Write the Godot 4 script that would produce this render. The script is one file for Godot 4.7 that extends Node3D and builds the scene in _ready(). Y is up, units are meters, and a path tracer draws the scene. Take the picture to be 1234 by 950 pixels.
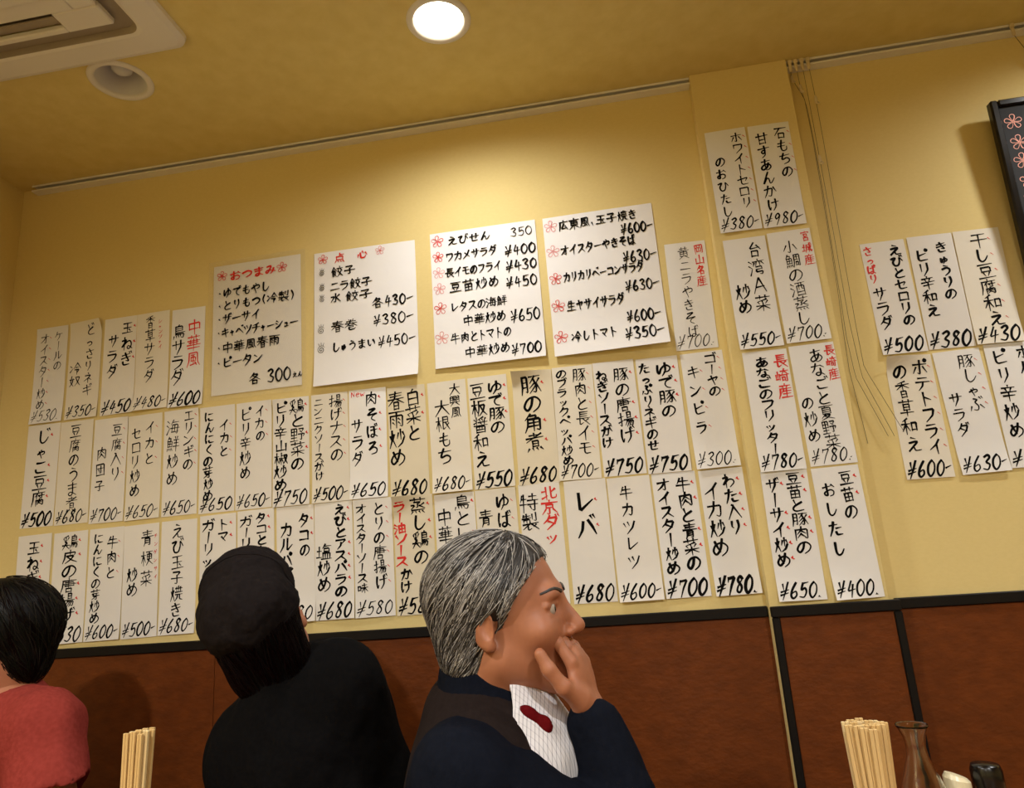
extends Node3D
# A corner of a small restaurant: a wallpapered wall covered with handwritten menu strips, three seated guests.

const CEIL := 2.472
const WALL_LEFT := -1.80
const WALL_RIGHT := 3.2
const WALL_REAR := 4.6
const WAINSCOT := 1.062

var rng := RandomNumberGenerator.new()
var M := {}
var taken := {}

func _ready() -> void:
	rng.seed = 20240611
	# ---- camera
	var cam := Camera3D.new()
	cam.name = "camera"
	add_child(cam)
	cam.transform = Transform3D(Basis(Vector3(0.98444, -0.06879, -0.16168), Vector3(0.10535, 0.96751, 0.22982), Vector3(0.14062, -0.24328, 0.95971)).orthonormalized(), Vector3(0, 1.18, 1.78))
	cam.fov = rad_to_deg(2.0 * atan(475.0 / 850.0))
	cam.near = 0.05
	cam.current = true
	# ---- environment (a closed room: no sky light reaches it)
	var we := WorldEnvironment.new()
	we.name = "environment"
	var env := Environment.new()
	env.background_mode = Environment.BG_COLOR
	env.background_color = Color(0, 0, 0)
	env.tonemap_mode = Environment.TONE_MAPPER_LINEAR
	env.tonemap_exposure = 1.02
	env.sdfgi_enabled = true
	env.ssao_enabled = true
	env.ssil_enabled = true
	we.environment = env
	add_child(we)
	make_materials()
	build_room()
	build_ceiling_fittings()
	build_rail_and_wires()
	build_board()
	build_papers()
	build_furniture()
	build_table_things()
	build_people()

# ------------------------------------------------------------------ helpers
func numbered(called: String) -> String:
	if not taken.has(called):
		taken[called] = 0
		return called
	taken[called] += 1
	return "%s_%03d" % [called, taken[called]]

func tag(o: Node, label: String, category: String, group := "") -> Node:
	o.set_meta("label", label)
	o.set_meta("category", category)
	if group:
		o.set_meta("group", group)
	return o

func thing(called: String, label: String, category: String, at := Vector3.ZERO, group := "") -> Node3D:
	var o := Node3D.new()
	o.name = numbered(called)
	add_child(o)
	o.position = at
	tag(o, label, category, group)
	return o

func obj(called: String, mesh: Mesh, mat: Material, parent: Node = null) -> MeshInstance3D:
	var o := MeshInstance3D.new()
	o.mesh = mesh
	o.material_override = mat
	if parent == null or parent == self:
		o.name = numbered(called)
		add_child(o, true)
	else:
		o.name = called
		parent.add_child(o, true)
	return o

func structure(called: String, mesh: Mesh, mat: Material, parent: Node = null) -> MeshInstance3D:
	var o := obj(called, mesh, mat, parent)
	if parent == null:
		o.set_meta("kind", "structure")
	return o

func new_st() -> SurfaceTool:
	var st := SurfaceTool.new()
	st.begin(Mesh.PRIMITIVE_TRIANGLES)
	st.set_smooth_group(-1)
	return st

func quad(st: SurfaceTool, a: Vector3, b: Vector3, c: Vector3, d: Vector3) -> void:
	for v in [a, b, c, a, c, d]:
		st.add_vertex(v)

# a box between two corners with chamfered edges
func add_box(st: SurfaceTool, lo: Vector3, hi: Vector3, ch := 0.0, xf := Transform3D()) -> void:
	var c := (lo + hi) / 2.0
	var h := (hi - lo) / 2.0
	ch = minf(ch, minf(h.x, minf(h.y, h.z)) * 0.9)
	if ch <= 0.0:
		for ax in 3:
			for s in [-1.0, 1.0]:
				var n := Vector3.ZERO
				n[ax] = s
				var u := Vector3.ZERO
				u[(ax + 1) % 3] = 1.0
				var v := n.cross(u)
				var f := [n * h - u * h - v * h, n * h - u * h + v * h, n * h + u * h + v * h, n * h + u * h - v * h]
				quad(st, xf * (c + f[0]), xf * (c + f[1]), xf * (c + f[2]), xf * (c + f[3]))
		return
	var i := h - Vector3(ch, ch, ch)
	for ax in 3:
		var b1 := (ax + 1) % 3
		var b2 := (ax + 2) % 3
		for s in [-1.0, 1.0]:
			var p := []
			for q in [[-1, -1], [-1, 1], [1, 1], [1, -1]]:
				var v := Vector3.ZERO
				v[ax] = s * h[ax]
				v[b1] = q[0] * i[b1]
				v[b2] = q[1] * i[b2]
				p.append(xf * (c + v))
			if s < 0:
				p.reverse()
			quad(st, p[0], p[1], p[2], p[3])
		# edges parallel to ax
		for s1 in [-1.0, 1.0]:
			for s2 in [-1.0, 1.0]:
				var e := []
				for t in [[-1.0, 0], [1.0, 0], [1.0, 1], [-1.0, 1]]:
					var v := Vector3.ZERO
					v[ax] = t[0] * i[ax]
					v[b1] = s1 * (h[b1] if t[1] == 0 else i[b1])
					v[b2] = s2 * (i[b2] if t[1] == 0 else h[b2])
					e.append(xf * (c + v))
				if s1 * s2 > 0:
					e.reverse()
				quad(st, e[0], e[1], e[2], e[3])
	for sx in [-1.0, 1.0]:
		for sy in [-1.0, 1.0]:
			for sz in [-1.0, 1.0]:
				var s := Vector3(sx, sy, sz)
				var t := [Vector3(h.x, i.y, i.z) * s, Vector3(i.x, h.y, i.z) * s, Vector3(i.x, i.y, h.z) * s]
				if sx * sy * sz > 0:
					t.reverse()
				for v in t:
					st.add_vertex(xf * (c + v))

func done(st: SurfaceTool) -> ArrayMesh:
	st.generate_normals()
	return st.commit()

func box(lo: Vector3, hi: Vector3, ch := 0.0) -> ArrayMesh:
	var st := new_st()
	add_box(st, lo, hi, ch)
	return done(st)

# surface of revolution round y, profile of (radius, height) from bottom to top
func lathe(profile: Array, seg := 40, smooth := true) -> ArrayMesh:
	var st := new_st()
	if smooth:
		st.set_smooth_group(0)
	add_lathe(st, profile, seg)
	st.index()
	st.generate_normals()
	return st.commit()

func add_lathe(st: SurfaceTool, profile: Array, seg := 40, xf := Transform3D()) -> void:
	for k in profile.size() - 1:
		var p: Vector2 = profile[k]
		var q: Vector2 = profile[k + 1]
		for s in seg:
			var a0 := TAU * s / seg
			var a1 := TAU * (s + 1) / seg
			var A := xf * Vector3(cos(a0) * p.x, p.y, sin(a0) * p.x)
			var B := xf * Vector3(cos(a1) * p.x, p.y, sin(a1) * p.x)
			var C := xf * Vector3(cos(a1) * q.x, q.y, sin(a1) * q.x)
			var D := xf * Vector3(cos(a0) * q.x, q.y, sin(a0) * q.x)
			if p.x > 1e-6:
				for v in [A, B, C]:
					st.add_vertex(v)
			if q.x > 1e-6:
				for v in [A, C, D]:
					st.add_vertex(v)

# round tube along points
func tube(points: Array, radius: float, seg := 6, r_end := -1.0) -> ArrayMesh:
	var st := new_st()
	st.set_smooth_group(0)
	add_tube(st, points, radius, seg, r_end)
	st.index()
	st.generate_normals()
	return st.commit()

func add_tube(st: SurfaceTool, points: Array, radius: float, seg := 6, r_end := -1.0) -> void:
	var n := points.size()
	var rings := []
	for k in n:
		var t: Vector3 = (points[mini(k + 1, n - 1)] - points[maxi(k - 1, 0)]).normalized()
		var u := t.cross(Vector3(0.31, 0.2, 0.93)).normalized()
		var v := t.cross(u)
		var r := radius if r_end < 0 else lerpf(radius, r_end, float(k) / (n - 1))
		var ring := []
		for s in seg:
			var a := TAU * s / seg
			ring.append(points[k] + (u * cos(a) + v * sin(a)) * r)
		rings.append(ring)
	for k in n - 1:
		for s in seg:
			var e := (s + 1) % seg
			quad(st, rings[k][s], rings[k + 1][s], rings[k + 1][e], rings[k][e])
	for s in range(1, seg - 1):
		for v in [rings[0][0], rings[0][s], rings[0][s + 1], rings[n - 1][0], rings[n - 1][s + 1], rings[n - 1][s]]:
			st.add_vertex(v)

func noise(freq: float, octaves := 3, sd := 1) -> FastNoiseLite:
	var n := FastNoiseLite.new()
	n.seed = sd
	n.noise_type = FastNoiseLite.TYPE_SIMPLEX_SMOOTH
	n.frequency = freq
	n.fractal_octaves = octaves
	return n

func noise_tex(freq: float, octaves: int, lo: Color, hi: Color, size := 512, sd := 1) -> NoiseTexture2D:
	var t := NoiseTexture2D.new()
	t.width = size
	t.height = size
	t.seamless = true
	t.noise = noise(freq, octaves, sd)
	var g := Gradient.new()
	g.set_color(0, lo)
	g.set_color(1, hi)
	t.color_ramp = g
	return t

func mat(col: Color, rough := 0.7, metal := 0.0) -> StandardMaterial3D:
	var m := StandardMaterial3D.new()
	m.albedo_color = col
	m.roughness = rough
	m.metallic = metal
	return m

func relief(m: StandardMaterial3D, tex: Texture2D, scale_cm: float, uv: Vector3) -> void:
	m.heightmap_enabled = true
	m.heightmap_texture = tex
	m.heightmap_scale = scale_cm
	m.uv1_triplanar = true
	m.uv1_world_triplanar = true
	m.uv1_scale = uv

func make_materials() -> void:
	var grey := noise_tex(0.02, 4, Color.BLACK, Color.WHITE, 512, 3)
	# woven wallpaper, cream yellow, faintly mottled
	var wp := mat(Color(1, 1, 1), 0.85)
	wp.albedo_texture = noise_tex(0.02, 4, Color(0.888, 0.802, 0.545), Color(0.902, 0.818, 0.562), 512, 5)
	relief(wp, noise_tex(0.06, 2, Color.BLACK, Color.WHITE, 512, 9), 0.006, Vector3(6.0, 12.0, 6.0))
	M.wallpaper = wp
	var cp := mat(Color(1, 1, 1), 0.9)
	cp.albedo_texture = noise_tex(0.01, 4, Color(0.86, 0.77, 0.47), Color(0.895, 0.81, 0.52), 512, 6)
	relief(cp, grey, 0.04, Vector3(3, 3, 3))
	M.ceiling = cp
	# reddish brown leather-like wainscot panel
	var wn := mat(Color(1, 1, 1), 0.5)
	wn.albedo_texture = noise_tex(0.012, 5, Color(0.37, 0.178, 0.045), Color(0.445, 0.218, 0.062), 512, 11)
	relief(wn, noise_tex(0.035, 4, Color.BLACK, Color.WHITE, 512, 13), 0.05, Vector3(2.4, 4.0, 2.4))
	wn.metallic_specular = 0.35
	M.wainscot = wn
	M.black_trim = mat(Color(0.085, 0.07, 0.06), 0.5)
	M.black_trim.metallic_specular = 0.3
	var fl := mat(Color(1, 1, 1), 0.5)
	fl.albedo_texture = noise_tex(0.02, 4, Color(0.26, 0.17, 0.11), Color(0.36, 0.25, 0.17), 512, 15)
	fl.uv1_triplanar = true
	fl.uv1_world_triplanar = true
	M.floor = fl
	M.white_plastic = mat(Color(0.90, 0.87, 0.82), 0.45)
	M.dull_plastic = mat(Color(0.62, 0.56, 0.47), 0.55)
	M.rail = mat(Color(0.93, 0.91, 0.88), 0.4)
	M.reflector = mat(Color(0.88, 0.86, 0.84), 0.35, 0.15)
	M.bulb_off = mat(Color(0.85, 0.83, 0.80), 0.25)
	var lit := mat(Color(1, 0.97, 0.9), 0.5)
	lit.emission_enabled = true
	lit.emission = Color(1.0, 0.97, 0.90)
	lit.emission_energy_multiplier = 6.0
	M.bulb_lit = lit
	M.wire = mat(Color(0.30, 0.25, 0.18), 0.35, 0.6)
	M.hook = mat(Color(0.85, 0.78, 0.62), 0.4)
	M.ink = mat(Color(0.04, 0.034, 0.034), 0.7)
	M.ink_thin = mat(Color(0.075, 0.065, 0.06), 0.7)
	M.ink.metallic_specular = 0.2
	M.ink_thin.metallic_specular = 0.2
	M.red_ink = mat(Color(0.86, 0.11, 0.07), 0.55)
	M.pink_ink = mat(Color(0.95, 0.66, 0.58), 0.6)
	M.paper = []
	for c in [Color(0.93, 0.925, 0.92), Color(0.93, 0.915, 0.89), Color(0.92, 0.895, 0.84), Color(0.905, 0.865, 0.77), Color(0.95, 0.945, 0.95)]:
		var p := mat(c, 0.75)
		relief(p, noise_tex(0.012, 3, Color.BLACK, Color.WHITE, 256, 21), 0.05, Vector3(5, 5, 5))
		M.paper.append(p)
	M.gloss_paper = []
	for c in [Color(0.93, 0.92, 0.91), Color(0.95, 0.945, 0.945), Color(0.90, 0.86, 0.77)]:
		var p := mat(c, 0.3)
		p.clearcoat_enabled = true
		p.clearcoat = 0.8
		p.clearcoat_roughness = 0.12
		M.gloss_paper.append(p)
	var film := mat(Color(0.95, 0.93, 0.85, 0.09), 0.12)
	film.transparency = BaseMaterial3D.TRANSPARENCY_ALPHA
	M.film = film
	M.board = mat(Color(0.04, 0.036, 0.04), 0.75)
	M.board_frame = mat(Color(0.05, 0.048, 0.05), 0.22)
	# table, stools
	var tb := mat(Color(1, 1, 1), 0.35)
	tb.albedo_texture = noise_tex(0.01, 4, Color(0.52, 0.36, 0.22), Color(0.62, 0.45, 0.28), 512, 17)
	tb.uv1_triplanar = true
	tb.uv1_scale = Vector3(1, 1, 8)
	M.table = tb
	M.dark_wood = mat(Color(0.16, 0.10, 0.07), 0.45)
	M.vinyl = mat(Color(0.25, 0.07, 0.05), 0.4)
	M.sticks = []
	for c in [Color(0.88, 0.77, 0.55), Color(0.86, 0.73, 0.50), Color(0.90, 0.80, 0.60), Color(0.84, 0.70, 0.46)]:
		M.sticks.append(mat(c, 0.6))
	M.black_plastic = mat(Color(0.035, 0.03, 0.03), 0.25)
	M.cream_plastic = mat(Color(0.90, 0.86, 0.72), 0.3)
	var gl := mat(Color(1.0, 1.0, 1.0, 0.0), 0.0)
	gl.refraction_enabled = true
	gl.refraction_scale = 0.05
	M.glass = gl
	M.oil = mat(Color(0.35, 0.10, 0.03), 0.1)

# ------------------------------------------------------------------ room
const LAMPS := [[-1.162, 0.385, false], [-0.317, 0.39, true], [0.53, 0.39, false], [1.42, 0.40, true], [-1.162, 2.0, true], [0.75, 2.05, true], [-0.75, 3.6, true], [0.95, 3.6, true], [2.5, 2.05, false]]
const HOLE := 0.063

func build_room() -> void:
	structure("floor", box(Vector3(WALL_LEFT - 0.1, -0.08, -0.1), Vector3(WALL_RIGHT + 0.1, 0, WALL_REAR + 0.1)), M.floor)
	# back wall: wallpaper above, wainscot panels below
	var back := Node3D.new()
	back.name = "wall_back"
	back.set_meta("kind", "structure")
	add_child(back)
	obj("wallpaper", box(Vector3(WALL_LEFT - 0.1, -0.02, -0.12), Vector3(WALL_RIGHT + 0.1, CEIL + 0.06, 0)), M.wallpaper, back)
	for e in [[WALL_LEFT, -1.0785], [-1.0775, 0.300], [0.5745, 1.62], [1.622, WALL_RIGHT]]:
		obj("wainscot_panel", box(Vector3(e[0], 0.02, 0.0005), Vector3(e[1], WAINSCOT - 0.024, 0.008), 0.0006), M.wainscot, back)
	# shallow pillar
	var pil := Node3D.new()
	pil.name = "wall_pillar"
	pil.set_meta("kind", "structure")
	add_child(pil)
	obj("wallpaper", box(Vector3(0.300, 0.0, 0.0005), Vector3(0.556, CEIL - 0.0005, 0.035), 0.001), M.wallpaper, pil)
	obj("wainscot_panel", box(Vector3(0.3175, 0.02, 0.0355), Vector3(0.5585, WAINSCOT - 0.024, 0.043), 0.0006), M.wainscot, pil)
	for x in [0.3005, 0.559]:
		obj("batten", box(Vector3(x, 0.02, 0.0355 if x < 0.5 else 0.001), Vector3(x + 0.0165, WAINSCOT - 0.0245, 0.047), 0.002), M.black_trim, pil)
	# dark cap rail of the wainscot
	var t := new_st()
	add_box(t, Vector3(WALL_LEFT, WAINSCOT - 0.0235, 0.0005), Vector3(0.299, WAINSCOT, 0.014), 0.002)
	structure("trim_1", done(t), M.black_trim)
	t = new_st()
	add_box(t, Vector3(0.2995, WAINSCOT - 0.0235, 0.0355), Vector3(0.5755, WAINSCOT, 0.049), 0.002)
	structure("trim_2", done(t), M.black_trim)
	t = new_st()
	add_box(t, Vector3(0.576, WAINSCOT - 0.0235, 0.0005), Vector3(WALL_RIGHT, WAINSCOT, 0.014), 0.002)
	structure("trim_3", done(t), M.black_trim)
	structure("wall_left", box(Vector3(WALL_LEFT - 0.1, 0, -0.1), Vector3(WALL_LEFT, CEIL + 0.06, WALL_REAR + 0.1)), M.wallpaper)
	structure("wall_right", box(Vector3(WALL_RIGHT, 0, -0.1), Vector3(WALL_RIGHT + 0.1, CEIL + 0.06, WALL_REAR + 0.1)), M.wallpaper)
	structure("wall_rear", box(Vector3(WALL_LEFT - 0.1, 0, WALL_REAR), Vector3(WALL_RIGHT + 0.1, CEIL + 0.06, WALL_REAR + 0.1)), M.wallpaper)
	# ceiling: boards cut round every downlight
	var st := new_st()
	var zs := {}
	for l in LAMPS:
		if not zs.has(l[1]):
			zs[l[1]] = []
		zs[l[1]].append(l[0])
	var half := 0.09
	var cells := []
	for l in LAMPS:
		cells.append(Rect2(l[0] - half, l[1] - half, 2 * half, 2 * half))
	var xs := [WALL_LEFT - 0.1, WALL_RIGHT + 0.1]
	var ys := [-0.1, WALL_REAR + 0.1]
	for c in cells:
		xs.append_array([c.position.x, c.end.x])
		ys.append_array([c.position.y, c.end.y])
	xs.sort()
	ys.sort()
	for a in xs.size() - 1:
		for b in ys.size() - 1:
			if xs[a + 1] - xs[a] < 1e-5 or ys[b + 1] - ys[b] < 1e-5:
				continue
			var mid := Vector2((xs[a] + xs[a + 1]) / 2, (ys[b] + ys[b + 1]) / 2)
			var in_cell := false
			for c in cells:
				if c.has_point(mid):
					in_cell = true
			if not in_cell:
				quad(st, Vector3(xs[a], CEIL, ys[b]), Vector3(xs[a + 1], CEIL, ys[b]), Vector3(xs[a + 1], CEIL, ys[b + 1]), Vector3(xs[a], CEIL, ys[b + 1]))
	for l in LAMPS:
		for s in 40:
			var p := []
			for k in 2:
				var ang := TAU * (s + k) / 40.0
				var d := Vector2(cos(ang), sin(ang))
				var o := d * half / maxf(absf(d.x), absf(d.y))
				p.append([Vector3(l[0] + d.x * HOLE, CEIL, l[1] + d.y * HOLE), Vector3(l[0] + o.x, CEIL, l[1] + o.y)])
			quad(st, p[0][0], p[0][1], p[1][1], p[1][0])
	add_box(st, Vector3(WALL_LEFT - 0.1, CEIL + 0.16, -0.1), Vector3(WALL_RIGHT + 0.1, CEIL + 0.2, WALL_REAR + 0.1))
	structure("ceiling", done(st), M.ceiling)

# ------------------------------------------------------------------ downlights and air conditioner
func build_ceiling_fittings() -> void:
	var ring := lathe([Vector2(0.060, 0.004), Vector2(0.0605, -0.003), Vector2(0.064, -0.0055), Vector2(0.072, -0.005), Vector2(0.0775, -0.001), Vector2(0.0775, 0.0)], 64)
	var cone := lathe([Vector2(0.0608, 0.003), Vector2(0.055, 0.03), Vector2(0.044, 0.062), Vector2(0.030, 0.092), Vector2(0.0, 0.095)], 64)
	var bulb := lathe([Vector2(0.0, 0.022), Vector2(0.014, 0.024), Vector2(0.024, 0.032), Vector2(0.027, 0.045), Vector2(0.025, 0.06), Vector2(0.016, 0.09)], 40)
	var disc := lathe([Vector2(0.0, 0.008), Vector2(0.03, 0.0085), Vector2(0.052, 0.011), Vector2(0.0575, 0.016), Vector2(0.056, 0.02), Vector2(0.0, 0.022)], 64)
	var n := 0
	for l in LAMPS:
		var on: bool = l[2]
		var names := ["unlit white recessed downlight beside the air conditioner", "lit round downlight glowing white above the four large menu posters", "unlit white recessed downlight near the shallow pillar", "lit round downlight above the black menu board"]
		var label: String = names[n] if n < 4 else ("lit round downlight over the middle of the dining room" if on else "unlit recessed downlight over the middle of the dining room")
		var t := thing("downlight", label, "ceiling light", Vector3(l[0], CEIL, l[1]), "recessed downlights in the ceiling")
		obj("trim_ring", ring, M.white_plastic, t)
		obj("reflector", cone, M.reflector, t)
		if on:
			obj("lamp_disc", disc, M.bulb_lit, t)
			var s := SpotLight3D.new()
			s.name = "lamp_light"
			t.add_child(s)
			s.position = Vector3(0, -0.008, 0)
			s.rotation_degrees = Vector3(-90, 0, 0)
			s.spot_angle = 84.0
			s.spot_angle_attenuation = 1.0
			s.spot_range = 12.0
			s.spot_attenuation = 2.0
			s.light_size = 0.045
			s.light_color = Color(1.0, 0.997, 0.985)
			s.light_energy = (0.72 if n == 1 else (1.2 if n < 4 else (4.2 if n == 4 else 3.2)))
			s.shadow_enabled = true
		else:
			obj("bulb", bulb, M.bulb_off, t)
			var sock := lathe([Vector2(0.0305, 0.070), Vector2(0.031, 0.092)], 32)
			obj("socket", sock, M.dull_plastic, t)
		n += 1
	# ceiling cassette air conditioner
	var ac := thing("air_conditioner", "white square ceiling cassette air conditioner with dark air slots", "air conditioner", Vector3(-1.332, CEIL, 0.882))
	obj("frame", rounded_loft([[0.420, 0.035, 0.0], [0.418, 0.034, -0.010], [0.405, 0.03, -0.016], [0.352, 0.03, -0.019], [0.344, 0.03, -0.017]]), M.white_plastic, ac)
	obj("channel", rounded_loft([[0.3445, 0.03, -0.0172], [0.338, 0.03, -0.004], [0.302, 0.02, -0.004], [0.290, 0.02, -0.010]]), M.dull_plastic, ac)
	var slot_in := 0.247
	var slot_out := 0.289
	var run := 0.19
	var st := new_st()
	# panel with four slots: border strips round the slots
	var y := -0.024
	var o := 0.304
	for k in 4:
		var xf := Transform3D(Basis(Vector3.UP, k * PI / 2), Vector3.ZERO)
		add_box(st, Vector3(-run, y, -o), Vector3(run, y + 0.016, -slot_out), 0.003, xf)
		add_box(st, Vector3(run, y, -o), Vector3(o, y + 0.016, -slot_in), 0.003, xf)
		add_box(st, Vector3(-slot_in, y, -o), Vector3(-run, y + 0.016, -slot_in), 0.003, xf)
	add_box(st, Vector3(-slot_in, y, -slot_in), Vector3(slot_in, y + 0.016, slot_in), 0.002)
	obj("panel", done(st), M.white_plastic, ac)
	for k in 4:
		var xf := Transform3D(Basis(Vector3.UP, k * PI / 2), Vector3.ZERO)
		st = new_st()
		add_box(st, Vector3(-run, y + 0.019, -slot_out), Vector3(run, y + 0.0235, -slot_in), 0.0, xf)
		obj("air_slot", done(st), M.dull_plastic, ac)
		st = new_st()
		add_box(st, Vector3(-run + 0.002, -0.0022, -0.016), Vector3(run - 0.002, 0.0022, 0.016), 0.001, xf * Transform3D(Basis(Vector3.RIGHT, 0.35), Vector3(0, y + 0.010, -0.272)))
		obj("louver", done(st), M.dull_plastic, ac)
	st = new_st()
	add_box(st, Vector3(-0.205, y - 0.006, -0.205), Vector3(0.205, y - 0.0005, 0.205), 0.003)
	obj("intake_grille", done(st), M.white_plastic, ac)

# nested rounded squares [half size, corner radius, height], joined into a band
func rounded_loft(rings: Array) -> ArrayMesh:
	var st := new_st()
	var loops := []
	for r in rings:
		var loop := []
		for c in 4:
			for s in 9:
				var a := (c + s / 8.0) * PI / 2
				var cx: float = (r[0] - r[1]) * (1 if c == 0 or c == 3 else -1)
				var cz: float = (r[0] - r[1]) * (1 if c < 2 else -1)
				loop.append(Vector3(cx + cos(a) * r[1], r[2], cz + sin(a) * r[1]))
		loops.append(loop)
	for k in loops.size() - 1:
		var n: int = loops[k].size()
		for s in n:
			quad(st, loops[k][s], loops[k + 1][s], loops[k + 1][(s + 1) % n], loops[k][(s + 1) % n])
	return done(st)

# ------------------------------------------------------------------ picture rail, hooks and hanging wires
func build_rail_and_wires() -> void:
	for e in [[-1.748, 0.2995, "long beige picture rail with dark slot under the ceiling, left of pillar"], [0.5565, 2.6, "beige picture rail with dark slot under the ceiling, right of pillar"]]:
		var t := thing("picture_rail", e[2], "rail", Vector3((e[0] + e[1]) / 2, CEIL - 0.022, 0.0005))
		var h: float = (e[1] - e[0]) / 2
		# a hollow profile, open to the room between two lips
		obj("top_flange", box(Vector3(-h, 0.0195, 0.002), Vector3(h, 0.0215, 0.026), 0.0004), M.rail, t)
		obj("bottom_flange", box(Vector3(-h, 0.0, 0.002), Vector3(h, 0.002, 0.026), 0.0004), M.rail, t)
		obj("back_plate", box(Vector3(-h, 0.0, 0), Vector3(h, 0.0215, 0.002)), M.rail, t)
		obj("upper_lip", box(Vector3(-h, 0.0148, 0.0242), Vector3(h, 0.0197, 0.026), 0.0004), M.rail, t)
		obj("lower_lip", box(Vector3(-h, 0.0018, 0.0242), Vector3(h, 0.0056, 0.026), 0.0004), M.rail, t)
	# wires: [top x], points down the wall (x, y), adjuster height
	var wires := [
		[[0.566, 2.452], [0.570, 2.425], [0.592, 2.36], [0.5905, 2.10], [0.582, 1.80], [0.575, 1.60], [0.585, 1.416]],
		[[0.581, 2.450], [0.586, 2.388], [0.593, 2.33], [0.592, 2.10], [0.584, 1.80], [0.585, 1.58], [0.632, 1.428]],
		[[0.597, 2.450], [0.600, 2.36], [0.598, 2.168], [0.596, 1.95], [0.592, 1.72], [0.598, 1.58], [0.644, 1.427]],
		[[0.613, 2.450], [0.616, 2.342], [0.612, 2.10], [0.607, 1.86], [0.604, 1.70], [0.606, 1.60], [0.665, 1.435]],
	]
	var adj := [1, 1, 2, 1]
	for i in 4:
		var w: Array = wires[i]
		var t := thing("hanging_wire", "thin steel picture wire hanging from a rail hook right of the pillar", "wire", Vector3(w[0][0], CEIL - 0.019, 0.0), "picture wires beside the pillar")
		var base := t.position
		obj("rail_hook", hook_mesh(), M.hook, t)
		var pts := []
		var c := Curve3D.new()
		for k in w.size():
			var prev: Array = w[maxi(k - 1, 0)]
			var next: Array = w[mini(k + 1, w.size() - 1)]
			var tan := Vector3(next[0] - prev[0], next[1] - prev[1], 0) / 6.0
			var z := 0.0295 if k == 0 else 0.012 + 0.004 * i if k < 5 else 0.006 + 0.004 * i
			c.add_point(Vector3(w[k][0], w[k][1], z) - base, -tan, tan)
		for k in 41:
			pts.append(c.sample_baked(c.get_baked_length() * k / 40.0))
		obj("wire", tube(pts, 0.0006, 5), M.wire, t)
		var ap := Vector3(w[adj[i]][0], w[adj[i]][1], 0.013 + 0.004 * i) - base
		var st := new_st()
		add_lathe(st, [Vector2(0.0, -0.011), Vector2(0.0035, -0.010), Vector2(0.0042, 0.0), Vector2(0.003, 0.009), Vector2(0.0012, 0.012)], 12, Transform3D(Basis(), ap))
		add_tube(st, [ap + Vector3(0.002, -0.008, 0.002), ap + Vector3(0.005, -0.015, 0.006), ap + Vector3(0.001, -0.02, 0.009), ap + Vector3(-0.004, -0.016, 0.008)], 0.0015, 6)
		obj("wire_adjuster", done(st), M.hook, t)

func hook_mesh() -> ArrayMesh:
	var st := new_st()
	add_box(st, Vector3(-0.0055, 0.0035, 0.0264), Vector3(0.0055, 0.017, 0.034), 0.002)
	add_box(st, Vector3(-0.004, -0.012, 0.0264), Vector3(0.004, 0.004, 0.033), 0.002)
	add_lathe(st, [Vector2(0.0, -0.02), Vector2(0.003, -0.018), Vector2(0.004, -0.011)], 10, Transform3D(Basis(), Vector3(0, 0, 0.0295)))
	return done(st)

# ------------------------------------------------------------------ black board at the right
func build_board() -> void:
	var w := 0.46
	var h := 0.62
	var t := thing("menu_board", "black framed menu board with pink flower marks hanging from the rail", "menu board", Vector3(1.009 + w / 2, 2.243 - h, 0.006))
	t.rotation.x = 0.045
	var st := new_st()
	var f := 0.019
	for e in [[Vector3(-w / 2, 0, 0), Vector3(-w / 2 + f, h, 0.022)], [Vector3(w / 2 - f, 0, 0), Vector3(w / 2, h, 0.022)], [Vector3(-w / 2 + f, 0, 0), Vector3(w / 2 - f, f, 0.022)], [Vector3(-w / 2 + f, h - f, 0), Vector3(w / 2 - f, h, 0.022)]]:
		add_box(st, e[0], e[1], 0.004)
	obj("frame", done(st), M.board_frame, t)
	obj("panel", box(Vector3(-w / 2 + f, f, 0.004), Vector3(w / 2 - f, h - f, 0.014)), M.board, t)
	var vs := [[0.046, 0.062], [0.049, 0.119], [0.047, 0.168], [0.050, 0.222], [0.050, 0.268], [0.049, 0.318], [0.050, 0.37], [0.049, 0.42]]
	for v in vs:
		st = new_st()
		flower_strokes(st, Vector2(v[0], v[1]), 0.0205, 0.0022, func(p: Vector2) -> Vector3: return Vector3(-w / 2 + p.x, h - p.y, 0.0145))
		obj("flower_mark", done(st), M.pink_ink, t)
	var hook := thing("rail_hook", "cream rail hook and wire holding up the black menu board", "hook", Vector3(1.122, CEIL - 0.019, 0.0))
	obj("hook_body", hook_mesh(), M.hook, hook)
	obj("wire", tube([Vector3(0, -0.018, 0.0295), Vector3(0.028, -0.075, 0.020), Vector3(0.055, -0.135, 0.02), Vector3(0.085, -0.212, 0.028)], 0.0007, 5), M.wire, hook)
	obj("wire_adjuster", tube([Vector3(0.026, -0.065, 0.022), Vector3(0.030, -0.08, 0.022), Vector3(0.036, -0.092, 0.022)], 0.0042, 8), M.hook, hook)

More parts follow.
